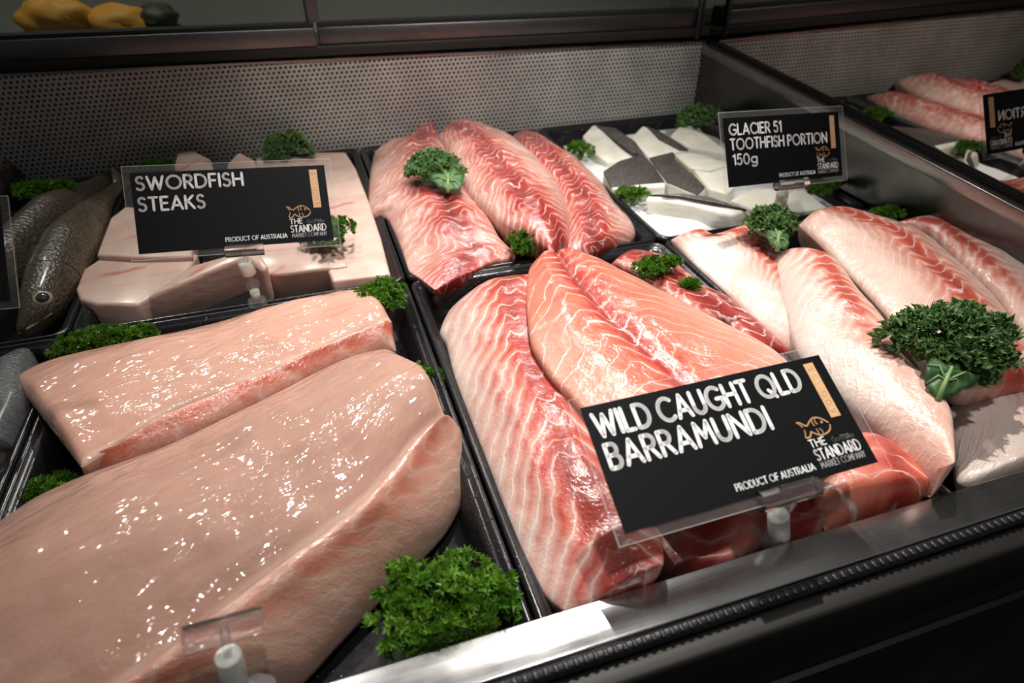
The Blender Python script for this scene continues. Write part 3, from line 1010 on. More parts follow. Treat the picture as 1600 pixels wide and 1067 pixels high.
portion('pale toothfish portion at the back right beside the dark kale', [(1047, 212, .010), (1063, 195, .014), (1100, 208, .014), (1134, 232, .010), (1136, 242, .004), (1080, 232, .004)], 0.03, 0.006)
portion('toothfish portion lying skin up at the middle of the toothfish tray, left one', [(943, 268), (968, 252), (1006, 240), (1024, 260), (1040, 284), (1040, 292), (1000, 294), (955, 294)], 0.02, 0.002, [(943, 267), (968, 251), (1005, 240), (1023, 260), (1039, 284), (1000, 287), (955, 292)])
portion('toothfish portion lying skin up in the middle of the toothfish tray, right one', [(1014, 246), (1052, 236), (1070, 256), (1104, 292), (1090, 305), (1044, 286)], 0.02, 0.004, [(1015, 246), (1051, 237), (1069, 256), (1102, 292), (1090, 303), (1044, 284)])
portion('white toothfish portion behind the one touching the sign left edge', [(1054, 240), (1080, 238), (1106, 242), (1140, 258), (1110, 266), (1078, 262)], 0.02, 0.012)
portion('white rounded toothfish portion touching the left edge of its sign', [(1078, 258, .012), (1100, 246, .014), (1140, 252, .012), (1150, 290, .006), (1136, 304, .0), (1108, 296, .0)], 0.03, 0.012)
portion('big white toothfish portion at the front with dark skin along its top', [(1007, 312, .0), (1016, 301, .004), (1060, 302, .008), (1106, 306, .010), (1168, 327, .006), (1144, 338, .0), (1080, 322, .0), (1040, 314, .0)], 0.03, 0.004, [(1014, 303, .0055), (1060, 302, .0095), (1106, 306, .0115), (1168, 327, .0075), (1120, 317, .0085), (1060, 306, .0075)], shift=(0.0, -0.016))
portion('pale toothfish portion under the right part of its sign', [(1140, 312, .004), (1180, 292, .010), (1258, 296, .006), (1296, 326, -.008), (1250, 332, -.010), (1180, 330, -.006)], 0.025, 0.0)


# ------------------------------------------------------------------ whole fish
def whole_fish(label, path, rad, squash, mat, back_dir, eye=None, tail=True, seed=0, fins=True, n=60, m=28):
    P = np.array([at(q[0], q[1], q[2]) for q in path])
    c = catmull(P, n)
    r = np.interp(np.linspace(0, 1, n), [q[0] for q in rad], [q[1] for q in rad])
    root = empty('whole_fish', (c[:, 0].mean(), c[:, 1].mean(), FLOOR_Z))
    tag(root, label, 'fish', 'whole fish')
    V = []; UV = []
    bd_ = np.array(back_dir, float); bd_ /= np.linalg.norm(bd_)
    fr = []
    for i in range(n):
        d = c[min(i + 1, n - 1)] - c[max(i - 1, 0)]; d /= np.linalg.norm(d)
        bk = bd_ - d * bd_.dot(d); bk /= np.linalg.norm(bk)
        sd = np.cross(d, bk)
        fr.append((d, bk, sd))
        for k in range(m):
            a = 2 * math.pi * k / m
            q = c[i] + bk * (r[i] * math.cos(a)) + sd * (r[i] * squash * math.sin(a))
            q[2] = max(q[2], FLOOR_Z + 0.0006)
            V.append(q); UV.append((i / n * 0.3, 0.5 + 0.5 * math.cos(a)))
    f = []
    for i in range(n - 1):
        for k in range(m):
            f.append((i * m + k, i * m + (k + 1) % m, (i + 1) * m + (k + 1) % m, (i + 1) * m + k))
    f.append(tuple(range(m))[::-1]); f.append(tuple((n - 1) * m + k for k in range(m)))
    mesh_obj('body', V, f, mat, root, True, np.array(UV))
    if tail:
        d, bk, sd = fr[-1]; e = c[-1]; R = r[-1]
        tv = [e - bk * R, e + bk * R, e + d * .030 + bk * .026, e + d * .022, e + d * .030 - bk * .026]
        th = sd * 0.0012
        vv = [q + th for q in tv] + [q - th for q in tv]
        mesh_obj('tail_fin', vv, [(0, 1, 2, 3), (0, 3, 4), (8, 7, 6, 5), (9, 8, 5), (1, 6, 7, 2), (2, 7, 8, 3), (3, 8, 9, 4), (4, 9, 5, 0)], mat, root, True, np.array([(0.1, .6)] * 10))
    if fins:
        i0, i1 = int(n * .38), int(n * .62)
        tv = []
        for i in range(i0, i1, 2):
            d, bk, sd = fr[i]
            hgt = 0.014 * math.sin(math.pi * (i - i0 + 1) / (i1 - i0 + 1))
            tv += [c[i] + bk * r[i] * .93, c[i] + bk * (r[i] + hgt) + d * .004]
        k = len(tv) // 2
        ff = [(2 * j, 2 * j + 1, 2 * j + 3, 2 * j + 2) for j in range(k - 1)]
        fo = mesh_obj('dorsal_fin', tv, ff, mat, root, True, np.array([(0.1, .9)] * len(tv)))
        s_ = fo.modifiers.new('sheet', 'SOLIDIFY'); s_.thickness = 0.0012
    if eye:
        E = at(*eye[:3]); R = eye[3]
        # rest the eye on the skin facing the viewer
        vd = (CAM - E) / np.linalg.norm(CAM - E)
        nrm = Vector((vd * 0.6 + np.array((0, 0, 0.6)))).normalized()
        rot = nrm.to_track_quat('Z', 'Y').to_matrix()
        def dome(R, h, N=20, K=6):
            v = []; ff = []
            for a in range(K + 1):
                t = a / K * math.pi / 2
                for b2 in range(N):
                    ph = 2 * math.pi * b2 / N
                    v.append(np.array(rot @ Vector((R * math.cos(t) * math.cos(ph), R * math.cos(t) * math.sin(ph), h * math.sin(t)))))
            for a in range(K):
                for b2 in range(N):
                    ff.append((a * N + b2, a * N + (b2 + 1) % N, (a + 1) * N + (b2 + 1) % N, (a + 1) * N + b2))
            return np.array(v), ff
        v, ff = dome(R * 1.35, R * .35); rim = mesh_obj('eye', v + E, ff, M_EYERIM, root, True)
        v, ff = dome(R, R * .55); mesh_obj('pupil', v + E + np.array(nrm) * R * .05, ff, M_EYE, rim, True)
        # gill cover: a raised crescent behind the head
        i = int(n * .22); d, bk, sd = fr[i]
        side = sd if sd.dot(np.array((0, 0, 1))) > 0 else -sd
        gp = []
        for k in range(9):
            a = math.radians(25 + 130 * k / 8)
            gp.append(c[i] + bk * r[i] * 1.0 * math.cos(a) + side * r[i] * squash * 1.0 * math.sin(a) + d * .010 * math.sin(a))
        g = MB(); g.tube(gp, [0.0006] + [0.0016] * 7 + [0.0006], 8); o = g.build('gill_cover', mat, root, smooth=True)
        l = o.data.uv_layers.new(name='UVMap')
        l.data.foreach_set('uv', np.array([(0.1, .75)] * len(o.data.loops), np.float32).ravel())
        # mouth: a pale lip line at the snout
        d, bk, sd = fr[1]
        side = sd if sd.dot(np.array((0, 0, 1))) > 0 else -sd
        g = MB(); g.tube([c[0] - d * .001 + bk * r[0] * .6, c[1] + side * r[1] * squash, c[5] - bk * r[5] * .5 + side * r[5] * squash * .86], [.0013, .0016, .0008], 8)
        g.build('mouth', M_EYERIM, root, smooth=True)
    return root


M_EYERIM = plain('pale_fish_lip', (0.42, 0.36, 0.22), 0.3, coat=.5)
M_EYE = plain('dark_fish_eye', (0.03, 0.035, 0.05), 0.08, coat=1.0)
fr_ = [(0, .006), (.04, .012), (.12, .021), (.25, .028), (.45, .031), (.7, .022), (.9, .011), (1, .008)]
whole_fish('large dark brown fish lying behind the left, covered by the parsley', [(-40, 470, .005), (40, 400, .006), (95, 345, .008), (150, 300, .0), (180, 270, .0)], [(0, .02), (.2, .036), (.5, .036), (.8, .018), (1, .008)], 0.8, M_FISH_DK, (-.5, .2, 1), None, seed=2, fins=False)
whole_fish('dark fish tail raised at the far left rear corner', [(-70, 330, .0), (-20, 300, .010), (15, 270, .018)], [(0, .03), (.5, .02), (1, .008)], .6, M_FISH_DK, (-.3, .3, 1), None, seed=3, fins=False)
whole_fish('brown whole fish with an open eye lying head to the front beside the swordfish steaks', [(36, 524, -.014), (62, 485, -.006), (92, 425, .002), (126, 365, .004), (160, 318, .0), (186, 292, .002)], fr_, 0.92, M_FISH, (-.75, -.25, .7), (67, 466, .0205, .0062), seed=1)
whole_fish('silvery whole fish beside the loins at the left front edge', [(34, 556, -.010), (12, 600, -.008), (-10, 660, -.010), (-40, 720, -.01)], [(0, .010), (.2, .022), (.6, .03), (1, .028)], .8, M_FISH_SV, (1, .2, .4), None, tail=False, seed=4, fins=False)
whole_fish('brown fish lowest at the left front edge below the silvery fish', [(12, 690, -.018), (-6, 720, -.018), (-50, 760, -.015)], [(0, .007), (.3, .018), (1, .022)], .8, M_FISH, (1, .2, .4), None, tail=False, seed=5, fins=False)


# ------------------------------------------------------------------ greens
def rand_dirs(rng, n):
    v = rng.normal(size=(n, 3))
    return v / np.linalg.norm(v, axis=1)[:, None]


def parsley(label, px, py, z, wpx, hpx, n, seed, rz=None, leaf=0.0056, lumps=3, group='curly parsley sprigs', tilt=0):
    rng = np.random.default_rng(seed)
    c = at(px, py, z)
    s = px_size(c)
    rx = wpx * s * 0.5; ry = hpx * s * 0.5 * 0.9
    rz = rz or min(rx, ry) * 0.75
    root = empty('parsley_sprig', (c[0], c[1], c[2] - rz * 0.8))
    tag(root, label, 'parsley', group)
    V = []; F = []; UV = []
    ctr = [np.array((0., 0., 0.))]
    # several rounded heads make up the sprig
    heads = []
    a0 = rng.uniform(0, 6.28)
    for k in range(lumps):
        a = a0 + 6.283 * k / lumps
        heads.append((np.array((math.cos(a) * rx * .55, math.sin(a) * ry * .5, rng.uniform(-.15, .25) * rz)), rng.uniform(.50, .66)))
    heads.append((np.array((0, 0, rz * .25)), .6))
    ct, st = math.cos(tilt), math.sin(tilt)
    tips = []
    for i in range(n):
        h, sc_ = heads[rng.integers(len(heads))]
        d = rand_dirs(rng, 1)[0]
        if d[2] < -0.25:
            d[2] = -d[2]
        rr = rng.uniform(.55, 1.0)
        p = h + d * np.array((rx, ry, rz)) * sc_ * rr
        p = np.array((p[0] * ct - p[1] * st, p[0] * st + p[1] * ct, p[2]))
        out = d * .8 + rand_dirs(rng, 1)[0] * .6 + np.array((0, 0, .25)); out /= np.linalg.norm(out)
        tips.append((p, out))
        bright = rng.uniform(0, 1)
        ax = np.cross(out, rand_dirs(rng, 1)[0]); ax /= np.linalg.norm(ax); ay = np.cross(out, ax)
        nl = rng.integers(7, 11)
        for k in range(nl):
            az = 6.283 * k / nl + rng.uniform(-.3, .3)
            el = rng.uniform(.1, 1.25)
            dd = (ax * math.cos(az) + ay * math.sin(az)) * math.cos(el) + out * math.sin(el)
            nn = out - dd * out.dot(dd); nn /= np.linalg.norm(nn) + 1e-9
            ss_ = np.cross(dd, nn)
            l = leaf * rng.uniform(.75, 1.25)
            cu = rng.uniform(-.35, .45); c2 = rng.uniform(-.3, .5)
            pts = [(0, 0, 0), (.45, -.26, .12), (.45, .26, .12), (.5, 0, -.02), (.82, -.52, .1 + c2), (1.05, 0, cu), (.82, .52, .1 + c2), (.68, -.15, .05), (.68, .15, .05)]
            o = len(V)
            V += [p + dd * a * l + ss_ * b2 * l + nn * c3 * l for a, b2, c3 in pts]
            bb = min(1, max(0, bright + rng.uniform(-.2, .2)))
            UV += [(bb, 0)] * 9
            F += [(o, o + 1, o + 3), (o, o + 3, o + 2), (o + 1, o + 4, o + 7, o + 3), (o + 3, o + 7, o + 5, o + 8), (o + 3, o + 8, o + 6, o + 2)]
    V = np.array(V) + c
    V[:, 2] = np.maximum(V[:, 2], FLOOR_Z + .0006)
    V[:, 1] = np.maximum(V[:, 1], -0.4035 + 0.002 * rng.random(len(V)))
    mesh_obj('leaves', V, F, M_PARS, root, False, np.array(UV))
    q = MB()
    base = c + np.array((0, -ry * .2, -rz * .75))
    for p, out in tips[::max(1, len(tips) // 16)]:
        e = p + c
        mid = 0.5 * (base + e) + np.array((0, 0, rz * .12))
        q.tube([base, mid, e], [.0011, .0009, .0006], 6)
    for i in range(len(q.v)):
        q.v[i] = (q.v[i][0], q.v[i][1], max(q.v[i][2], FLOOR_Z + .0006))
    q.build('stems', M_PSTEM, root, smooth=True)
    return root


def kale(label, px, py, z, wpx, hpx, n, seed, mat, rfl=0.009, rz=None, tilt=0.0, blade=None, group='curly kale leaves', arch=0.3):
    rng = np.random.default_rng(seed)
    c = at(px, py, z)
    s = px_size(c)
    rx = wpx * s * 0.5; ry = hpx * s * 0.5
    rz = rz or min(rx, ry) * 0.6
    root = empty('kale_leaf', (c[0], c[1], c[2] - rz * .3))
    tag(root, label, 'kale', group)
    V = []; F = []; UV = []
    ct, st = math.cos(tilt), math.sin(tilt)
    for i in range(n):
        a = rng.uniform(0, 6.283); rr = math.sqrt(rng.uniform(0, 1))
        lob = 1 + .13 * math.sin(3 * a + seed) + .08 * math.sin(7 * a + seed * 2)
        x, y = rx * rr * lob * math.cos(a), ry * rr * lob * math.sin(a)
        zz = rz * (1 - rr**2) + rng.uniform(-.25, .25) * rz
        x, y = x * ct - y * st, x * st + y * ct
        p = c + np.array((x, y, zz))
        out = np.array((x / rx * .8, y / ry * .8, .75)) + rand_dirs(rng, 1)[0] * .75
        out /= np.linalg.norm(out)
        ax = np.cross(out, rand_dirs(rng, 1)[0]); ax /= np.linalg.norm(ax); ay = np.cross(out, ax)
        R = rfl * rng.uniform(.7, 1.25); br = rng.uniform(0, 1)
        k1 = rng.integers(4, 7); k2 = rng.integers(8, 12); f1 = rng.uniform(0, 6.28); f2 = rng.uniform(0, 6.28)
        NS, NR = 60, 4
        o = len(V)
        for r_ in range(NR + 1):
            t = r_ / NR
            for q in range(NS):
                th = 6.283 * q / NS
                ru = t**1.6
                hgt = .18 * t + t**2 * (.30 * math.sin(k1 * th + f1) + .30 * math.sin(k2 * th + f2))
                rad = 0.86 * math.sin(1.9 * t) + t * .05 * math.sin(k1 * th + f1 + 2)
                V.append(p + (ax * math.cos(th) + ay * math.sin(th)) * R * rad + out * R * hgt)
                UV.append((br, t))
        for r_ in range(NR):
            for q in range(NS):
                F.append((o + r_ * NS + q, o + r_ * NS + (q + 1) % NS, o + (r_ + 1) * NS + (q + 1) % NS, o + (r_ + 1) * NS + q))
    V = np.array(V)
    V[:, 2] = np.maximum(V[:, 2], FLOOR_Z + .0006)
    V[:, 1] = np.maximum(V[:, 1], -0.4035 + 0.002 * rng.random(len(V)))
    mesh_obj('frill', V, F, mat, root, True, np.array(UV))
    if blade:
        T = np.array([at(*q) for q in blade])
        # smooth blade: fan of the outline with a raised middle
        cen = T.mean(0) + np.array((0, 0, 0.004))
        nb = len(T); rings = 5
        vv = []; ff = []; uu = []
        D = catmull(np.vstack([T, T[:1]]), 41)[:-1]
        for r_ in range(rings + 1):
            t = r_ / rings
            for j, q in enumerate(D):
                vv.append(cen + (q - cen) * t + np.array((0, 0, .0018 * math.sin(j * 1.2) * t)))
                uu.append((.4, t * .5))
        M = len(D)
        for r_ in range(rings):
            for j in range(M):
                ff.append((r_ * M + j, r_ * M + (j + 1) % M, (r_ + 1) * M + (j + 1) % M, (r_ + 1) * M + j))
        bo = mesh_obj('leaf_blade', vv, ff, mat, root, True, np.array(uu))
        s_ = bo.modifiers.new('sheet', 'SOLIDIFY'); s_.thickness = 0.0008
        q = MB()
        q.tube([T[0], 0.5 * (T[0] + cen) + np.array((0, 0, .002)), cen + np.array((0, 0, .004))], [.0024, .0018, .001], 8)
        for j in (1, 2, len(T) - 2, len(T) - 1):
            q.tube([0.6 * cen + .4 * T[0] + np.array((0, 0, .002)), .5 * (cen + T[j]) + np.array((0, 0, .002)), T[j]], [.001, .0008, .0004], 6)
        q.build('leaf_rib', M_KSTEM, root, smooth=True)
    return root


parsley('biggest curly parsley sprig, between the large loin and the front rail', 695, 950, -0.004, 212, 184, 360, 101, rz=.026, leaf=.0062, lumps=5)
parsley('curly parsley sprig at the back right end of the smaller loin', 594, 468, 0.010, 92, 92, 170, 102, leaf=.0052)
parsley('curly parsley sprig half hidden at the right end of the large loin', 652, 596, -0.010, 92, 84, 120, 103, leaf=.0052)
parsley('long curly parsley sprig along the rim behind the smaller loin', 165, 532, 0.004, 146, 58, 170, 104, rz=.014, leaf=.0050, lumps=4)
parsley('dark curly parsley sprig at the left end of the large loin', 66, 772, -0.014, 118, 72, 150, 105, leaf=.0050, lumps=4)
parsley('curly parsley sprig at the front of the red fillets in the rear tray', 826, 380, 0.016, 66, 62, 120, 106, leaf=.0050)
parsley('curly parsley sprig at the back of the barramundi fillets', 1026, 418, 0.022, 80, 52, 130, 107, leaf=.0048)
parsley('tiny curly parsley tuft right of the sprig on the barramundi fillets', 1078, 446, 0.016, 34, 34, 40, 108, leaf=.0046, lumps=2)
parsley('curly parsley sprig at the back left corner of the toothfish tray', 907, 235, -0.004, 44, 54, 80, 109, leaf=.0052)
parsley('curly parsley sprig in front of the skin up toothfish portion', 986, 306, -0.004, 66, 46, 90, 110, leaf=.0052)
parsley('curly parsley sprig on the brown whole fish', 70, 298, 0.030, 92, 48, 120, 111, leaf=.0056, lumps=4)
parsley('curly parsley sprig poking out behind the right edge of the swordfish sign', 512, 368, 0.026, 84, 74, 170, 112, rz=.017, leaf=.0052)
parsley('small curly parsley sprig behind the left part of the swordfish sign', 250, 258, 0.020, 52, 30, 60, 113, leaf=.0052)
parsley('curly parsley sprig behind the fillets against the steel end wall', 1386, 336, 0.010, 100, 34, 110, 114, leaf=.0052, lumps=4)
parsley('curly parsley sprig under the toothfish sign at its right', 1286, 296, 0.004, 62, 34, 70, 115, leaf=.0052)

kale('biggest dark green curly kale leaf lying on the pale fillets at the right', 1486, 534, 0.052, 182, 132, 270, 201, M_KALE, rfl=.0085, rz=.022, tilt=-0.30,
     blade=[(1464, 628, .040), (1500, 612, .044), (1530, 590, .050), (1510, 556, .056), (1470, 545, .058), (1448, 570, .054), (1446, 600, .046)])
kale('small pale green curly kale leaf at the top of the right front tray', 1208, 352, 0.036, 78, 58, 55, 202, M_KALE_L, rfl=.0095, rz=.015,
     blade=[(1214, 392, .030), (1232, 384, .034), (1228, 360, .040), (1205, 352, .042), (1196, 370, .036)])
kale('round green curly kale leaf lying on the red fillets in the rear tray', 676, 262, 0.044, 86, 60, 72, 203, M_KALE_L, rfl=.0100, rz=.014, tilt=-.3,
     blade=[(700, 300, .036), (722, 292, .038), (720, 270, .044), (690, 262, .048), (672, 280, .042)])
kale('dark kale leaf against the perforated panel behind the toothfish', 1091, 190, 0.016, 72, 44, 60, 204, M_KALE, rfl=.0105, rz=.018)
kale('rounded kale leaf against the perforated panel behind the swordfish steaks', 454, 234, 0.020, 70, 46, 62, 205, M_KALE, rfl=.0105, rz=.018)


# ------------------------------------------------------------------ lettering (strokes of a geometric sans)
def arc(cx, cy, rx, ry, a0, a1, n=14):
    return [(cx + rx * math.cos(math.radians(a0 + (a1 - a0) * k / n)), cy + ry * math.sin(math.radians(a0 + (a1 - a0) * k / n))) for k in range(n + 1)]


GL = {
    'A': (.76, [[(0, 0), (.38, 1), (.76, 0)], [(.14, .30), (.62, .30)]]),
    'B': (.56, [[(0, 0), (0, 1), (.28, 1)] + arc(.28, .765, .22, .235, 90, -90) + [(0, .53)], [(.28, .53)] + arc(.30, .265, .25, .265, 90, -90) + [(0, 0)]]),
    'C': (.78, [arc(.48, .5, .48, .5, 48, 312, 24)]),
    'D': (.72, [[(0, 0), (0, 1), (.24, 1)] + arc(.24, .5, .48, .5, 90, -90, 20) + [(0, 0)]]),
    'E': (.48, [[(.48, 1), (0, 1), (0, 0), (.48, 0)], [(0, .52), (.42, .52)]]),
    'F': (.46, [[(.46, 1), (0, 1), (0, 0)], [(0, .50), (.40, .50)]]),
    'G': (.86, [arc(.48, .5, .48, .5, 48, 330, 24) + [(.88, .46), (.54, .46)]]),
    'H': (.66, [[(0, 0), (0, 1)], [(.66, 0), (.66, 1)], [(0, .52), (.66, .52)]]),
    'I': (.0, [[(0, 0), (0, 1)]]),
    'K': (.58, [[(0, 0), (0, 1)], [(.55, 1), (.02, .45)], [(.18, .58), (.60, 0)]]),
    'L': (.46, [[(0, 1), (0, 0), (.46, 0)]]),
    'M': (.84, [[(0, 0), (.10, 1), (.42, .32), (.74, 1), (.84, 0)]]),
    'N': (.70, [[(0, 0), (0, 1), (.70, 0), (.70, 1)]]),
    'O': (.98, [arc(.49, .5, .49, .5, 0, 360, 32)]),
    'P': (.50, [[(0, 0), (0, 1), (.26, 1)] + arc(.26, .74, .26, .26, 90, -90) + [(0, .48)]]),
    'Q': (.98, [arc(.49, .5, .49, .5, 0, 360, 32), [(.56, .30), (.90, -.06)]]),
    'R': (.56, [[(0, 0), (0, 1), (.26, 1)] + arc(.26, .74, .26, .26, 90, -90) + [(0, .48)], [(.26, .48), (.56, 0)]]),
    'S': (.50, [arc(.26, .76, .22, .24, 35, 270, 16) + arc(.25, .26, .25, .26, 90, -145, 16)]),
    'T': (.58, [[(0, 1), (.58, 1)], [(.29, 1), (.29, 0)]]),
    'U': (.64, [[(0, 1), (0, .32)] + arc(.32, .32, .32, .32, 180, 360, 16) + [(.64, 1)]]),
    'W': (1.10, [[(0, 1), (.28, 0), (.55, .92), (.82, 0), (1.10, 1)]]),
    'Y': (.62, [[(0, 1), (.31, .46), (.62, 1)], [(.31, .46), (.31, 0)]]),
    '0': (.60, [arc(.30, .5, .30, .5, 0, 360, 28)]),
    '1': (.22, [[(0, .82), (.22, 1), (.22, 0)]]),
    '5': (.48, [[(.44, 1), (.08, 1), (.04, .56)] + arc(.22, .32, .26, .32, 118, -145, 18)]),
    'g': (.48, [arc(.24, .34, .24, .28, 0, 360, 22), [(.48, .62), (.48, -.02)] + arc(.24, -.02, .24, .26, 0, -140, 12)]),
}


def strokes_mesh(mb, lines, wd, z):
    """flat ribbons with round joints, drawn in the card's own plane"""
    for ln in lines:
        P = [np.array(p) for p in ln]
        for a, b_ in zip(P[:-1], P[1:]):
            d = b_ - a
            L = np.hypot(*d)
            if L < 1e-9:
                continue
            d /= L
            nrm = np.array((-d[1], d[0])) * wd / 2
            q = [a + nrm, a - nrm, b_ - nrm, b_ + nrm]
            mb.add([(x, y, z) for x, y in q], [(0, 1, 2, 3)])
        for i, p in enumerate(P):
            if 0 < i < len(P) - 1 or True:
                n = 10
                r = wd / 2
                if i in (0, len(P) - 1):
                    r *= .92
                mb.add([(p[0] + r * math.cos(2 * math.pi * k / n), p[1] + r * math.sin(2 * math.pi * k / n), z) for k in range(n)], [tuple(range(n))])


def text_lines(txt, x0, x1, yb, cap, track=.26, space=.36):
    x = 0; out = []
    for ch in txt:
        if ch == ' ':
            x += space
            continue
        wd, st = GL[ch]
        out.append([[(x + px, py) for px, py in s] for s in st])
        x += wd + track
    tot = x - track
    sx = (x1 - x0) / tot
    return [[(x0 + px * sx, yb + py * cap) for px, py in s] for g in out for s in g]


def ell(cx, cy, rx, ry, a0=0, a1=360, n=24):
    return arc(cx, cy, rx, ry, a0, a1, n)


def price_sign(label, TL, TR, BL, W, lines, grip_u, knob=None, base=None, ball=False):
    """lines: (text, u0, u1, v_top, v_bottom) as shares of the card; TL/TR/BL give the card's pose"""
    TL, TR, BL = (np.array(q, float) for q in (TL, TR, BL))
    H = W * 0.44
    ex = (TR - TL); ex /= np.linalg.norm(ex)
    ey = (TL - BL); ey -= ex * ey.dot(ex); ey /= np.linalg.norm(ey)
    ez = np.cross(ex, ey)
    M3 = Matrix((tuple(ex), tuple(ey), tuple(ez))).transposed()
    foot = np.array(base)
    root = empty('price_sign', foot)
    tag(root, label, 'price sign', 'clip-on fish signs')
    O = TL - ey * H         # lower left corner

    def world(p):
        return O + ex * p[0] + ey * p[1] + ez * p[2]

    def put(mb, name, mat, parent, smooth=False, bevel=0):
        for i in range(len(mb.v)):
            mb.v[i] = tuple(world(mb.v[i]))
        return mb.build(name, mat, parent, smooth=smooth, bevel=bevel)

    q = MB(); q.box(0, W, 0, H, -0.0003, 0.0); card = put(q, 'card', M_CARD, root)
    bw = W * 0.036
    q = MB(); q.box(-bw, W + bw, -bw, H + bw, 0.0005, 0.0009); put(q, 'sleeve_front', M_SLEEVE, root)
    q = MB(); q.box(-bw, W + bw, -bw, H + bw, -0.0010, -0.0006); put(q, 'sleeve_back', M_SLEEVEB, root)
    q = MB()
    e_ = 0.00045
    for (x0_, x1_, y0_, y1_) in ((-bw, W + bw, -bw, -bw + e_), (-bw, W + bw, H + bw - e_, H + bw), (-bw, -bw + e_, -bw, H + bw), (W + bw - e_, W + bw, -bw, H + bw)):
        q.box(x0_, x1_, y0_, y1_, 0.0009, 0.0012)
    put(q, 'sleeve_rim', M_RIM, root)
    Z = 0.00015
    q = MB()
    for t, u0, u1, v0, v1 in lines:
        strokes_mesh(q, text_lines(t, u0 * W, u1 * W, (1 - v1) * H, (v1 - v0) * H), (v1 - v0) * H * .185, Z)
    if lines:
        put(q, 'title_lettering', M_WHITE, card)
    q = MB(); strokes_mesh(q, text_lines('PRODUCT OF AUSTRALIA', .43 * W, .75 * W, .075 * H, .052 * H), .0105 * H, Z); put(q, 'origin_lettering', M_WHITE, card)
    # peach tab with vertical lettering
    q = MB(); q.box(.912 * W, .955 * W, .44 * H, .945 * H, 0.00005, 0.0002); tab = put(q, 'peach_tab', M_PEACH, card)
    tl = text_lines('SEAFOOD', 0, .42 * H, 0, .022 * W, .75)
    tl = [[(.9225 * W + y, .905 * H - x) for x, y in s] for s in tl]
    q = MB(); strokes_mesh(q, tl, .0034 * W, 0.0003); put(q, 'tab_lettering', M_LPEACH, tab)
    # line drawn fish
    fx, fy, fw = .765 * W, .405 * H, .128 * W
    def Fp(pts): return [(fx + px * fw, fy + py * fw) for px, py in pts]
    body_t = [(.0, .22), (.10, .20), (.20, .10), (.28, .07), (.40, .16), (.55, .24), (.70, .23), (.85, .14), (.97, .02)]
    body_b = [(.99, -.06), (.93, -.17), (.80, -.25), (.65, -.28), (.50, -.26), (.38, -.18), (.30, -.12), (.22, -.24), (.08, -.26), (.07, -.20)]
    tail = [[(.0, .22), (.07, .15), (.11, .07)], [(.13, -.04), (.11, -.12), (.07, -.20)]]
    gills = [[(.50, .22), (.48, .12), (.50, .03)], [(.62, .23), (.58, .13), (.61, .05)], [(.51, -.09), (.52, -.16), (.50, -.25)], [(.62, -.10), (.66, -.18), (.66, -.27)]]
    q = MB()
    def smooth_line(pts):
        return [tuple(p[:2]) for p in catmull([(a, b2, 0) for a, b2 in Fp(pts)], 24)]
    strokes_mesh(q, [smooth_line(s) for s in [body_t, body_b] + tail + gills], .0085 * H * 1.6, Z)
    strokes_mesh(q, [Fp([(.775, .075), (.776, .075)])], .018 * H * 1.6, Z)
    put(q, 'fish_emblem', M_PEACH, card)
    # shop name
    q = MB()
    strokes_mesh(q, text_lines('THE', .775 * W, .84 * W, .245 * H, .062 * H), .011 * H, Z)
    strokes_mesh(q, text_lines('STANDARD', .775 * W, .965 * W, .135 * H, .085 * H), .0145 * H, Z)
    put(q, 'shop_lettering', M_WHITE, card)
    q = MB(); strokes_mesh(q, text_lines('MARKET COMPANY', .777 * W, .966 * W, .068 * H, .048 * H), .0075 * H, Z); put(q, 'company_lettering', M_GREY, card)
    # row of small outline drawings above the name
    q = MB(); ix, iy, k = .868 * W, .262 * H, .017 * W
    ic = [ell(ix + .4 * k, iy, .42 * k, .42 * k), [(ix + .3 * k, iy + .45 * k), (ix + .5 * k, iy + .8 * k)],
          ell(ix + 1.5 * k, iy - .1 * k, .55 * k, .28 * k), [(ix + 2.2 * k, iy + .55 * k), (ix + 3.0 * k, iy + .55 * k), (ix + 2.6 * k, iy), (ix + 2.2 * k, iy + .55 * k)], [(ix + 2.6 * k, iy), (ix + 2.6 * k, iy - .45 * k)],
          [(ix + 3.2 * k, iy - .4 * k), (ix + 3.2 * k, iy + .5 * k), (ix + 3.7 * k, iy + .5 * k), (ix + 3.7 * k, iy - .4 * k), (ix + 3.2 * k, iy - .4 * k)],
          [(ix + 4.0 * k, iy - .4 * k), (ix + 4.0 * k, iy + .6 * k)], [(ix + 4.25 * k, iy - .4 * k), (ix + 4.25 * k, iy + .6 * k), (ix + 4.45 * k, iy + .6 * k), (ix + 4.45 * k, iy - .4 * k)],
          ell(ix + 5.1 * k, iy - .1 * k, .4 * k, .32 * k), ell(ix + 5.1 * k, iy + .1 * k, .2 * k, .15 * k)]
    strokes_mesh(q, ic, .0055 * H, Z)
    put(q, 'produce_drawings', M_DIM, card)
    # clear grip along the lower edge
    g0, g1 = grip_u
    q = MB()
    gy = -bw * .55
    q.tube([(g0 * W, gy, 0), (g1 * W, gy, 0)], 0.0062, 20); gr = put(q, 'clear_grip', M_GRIP, root, smooth=False)
    q = MB(); q.tube([(g0 * W, gy, 0.0), (g1 * W, gy, 0.0)], 0.0036, 14); put(q, 'grip_core', M_CLEAR, gr, smooth=False)
    gc = world(((g0 + g1) / 2 * W, gy - .006, 0))
    k0, k1 = (np.array(p) for p in knob)
    q = MB(); q.tube([gc, k0 + (k0 - k1) * -0.2], 0.0023, 12); q.build('clear_stem', M_CLEAR, root, smooth=True)
    d = (k1 - k0) / np.linalg.norm(k1 - k0)
    q = MB(); q.tube([k0, k0 + d * .0007, k1 - d * .0007, k1], [.0060, .0067, .0067, .0060], 28); kn = q.build('white_ferrule', M_FERR, root, smooth=True)
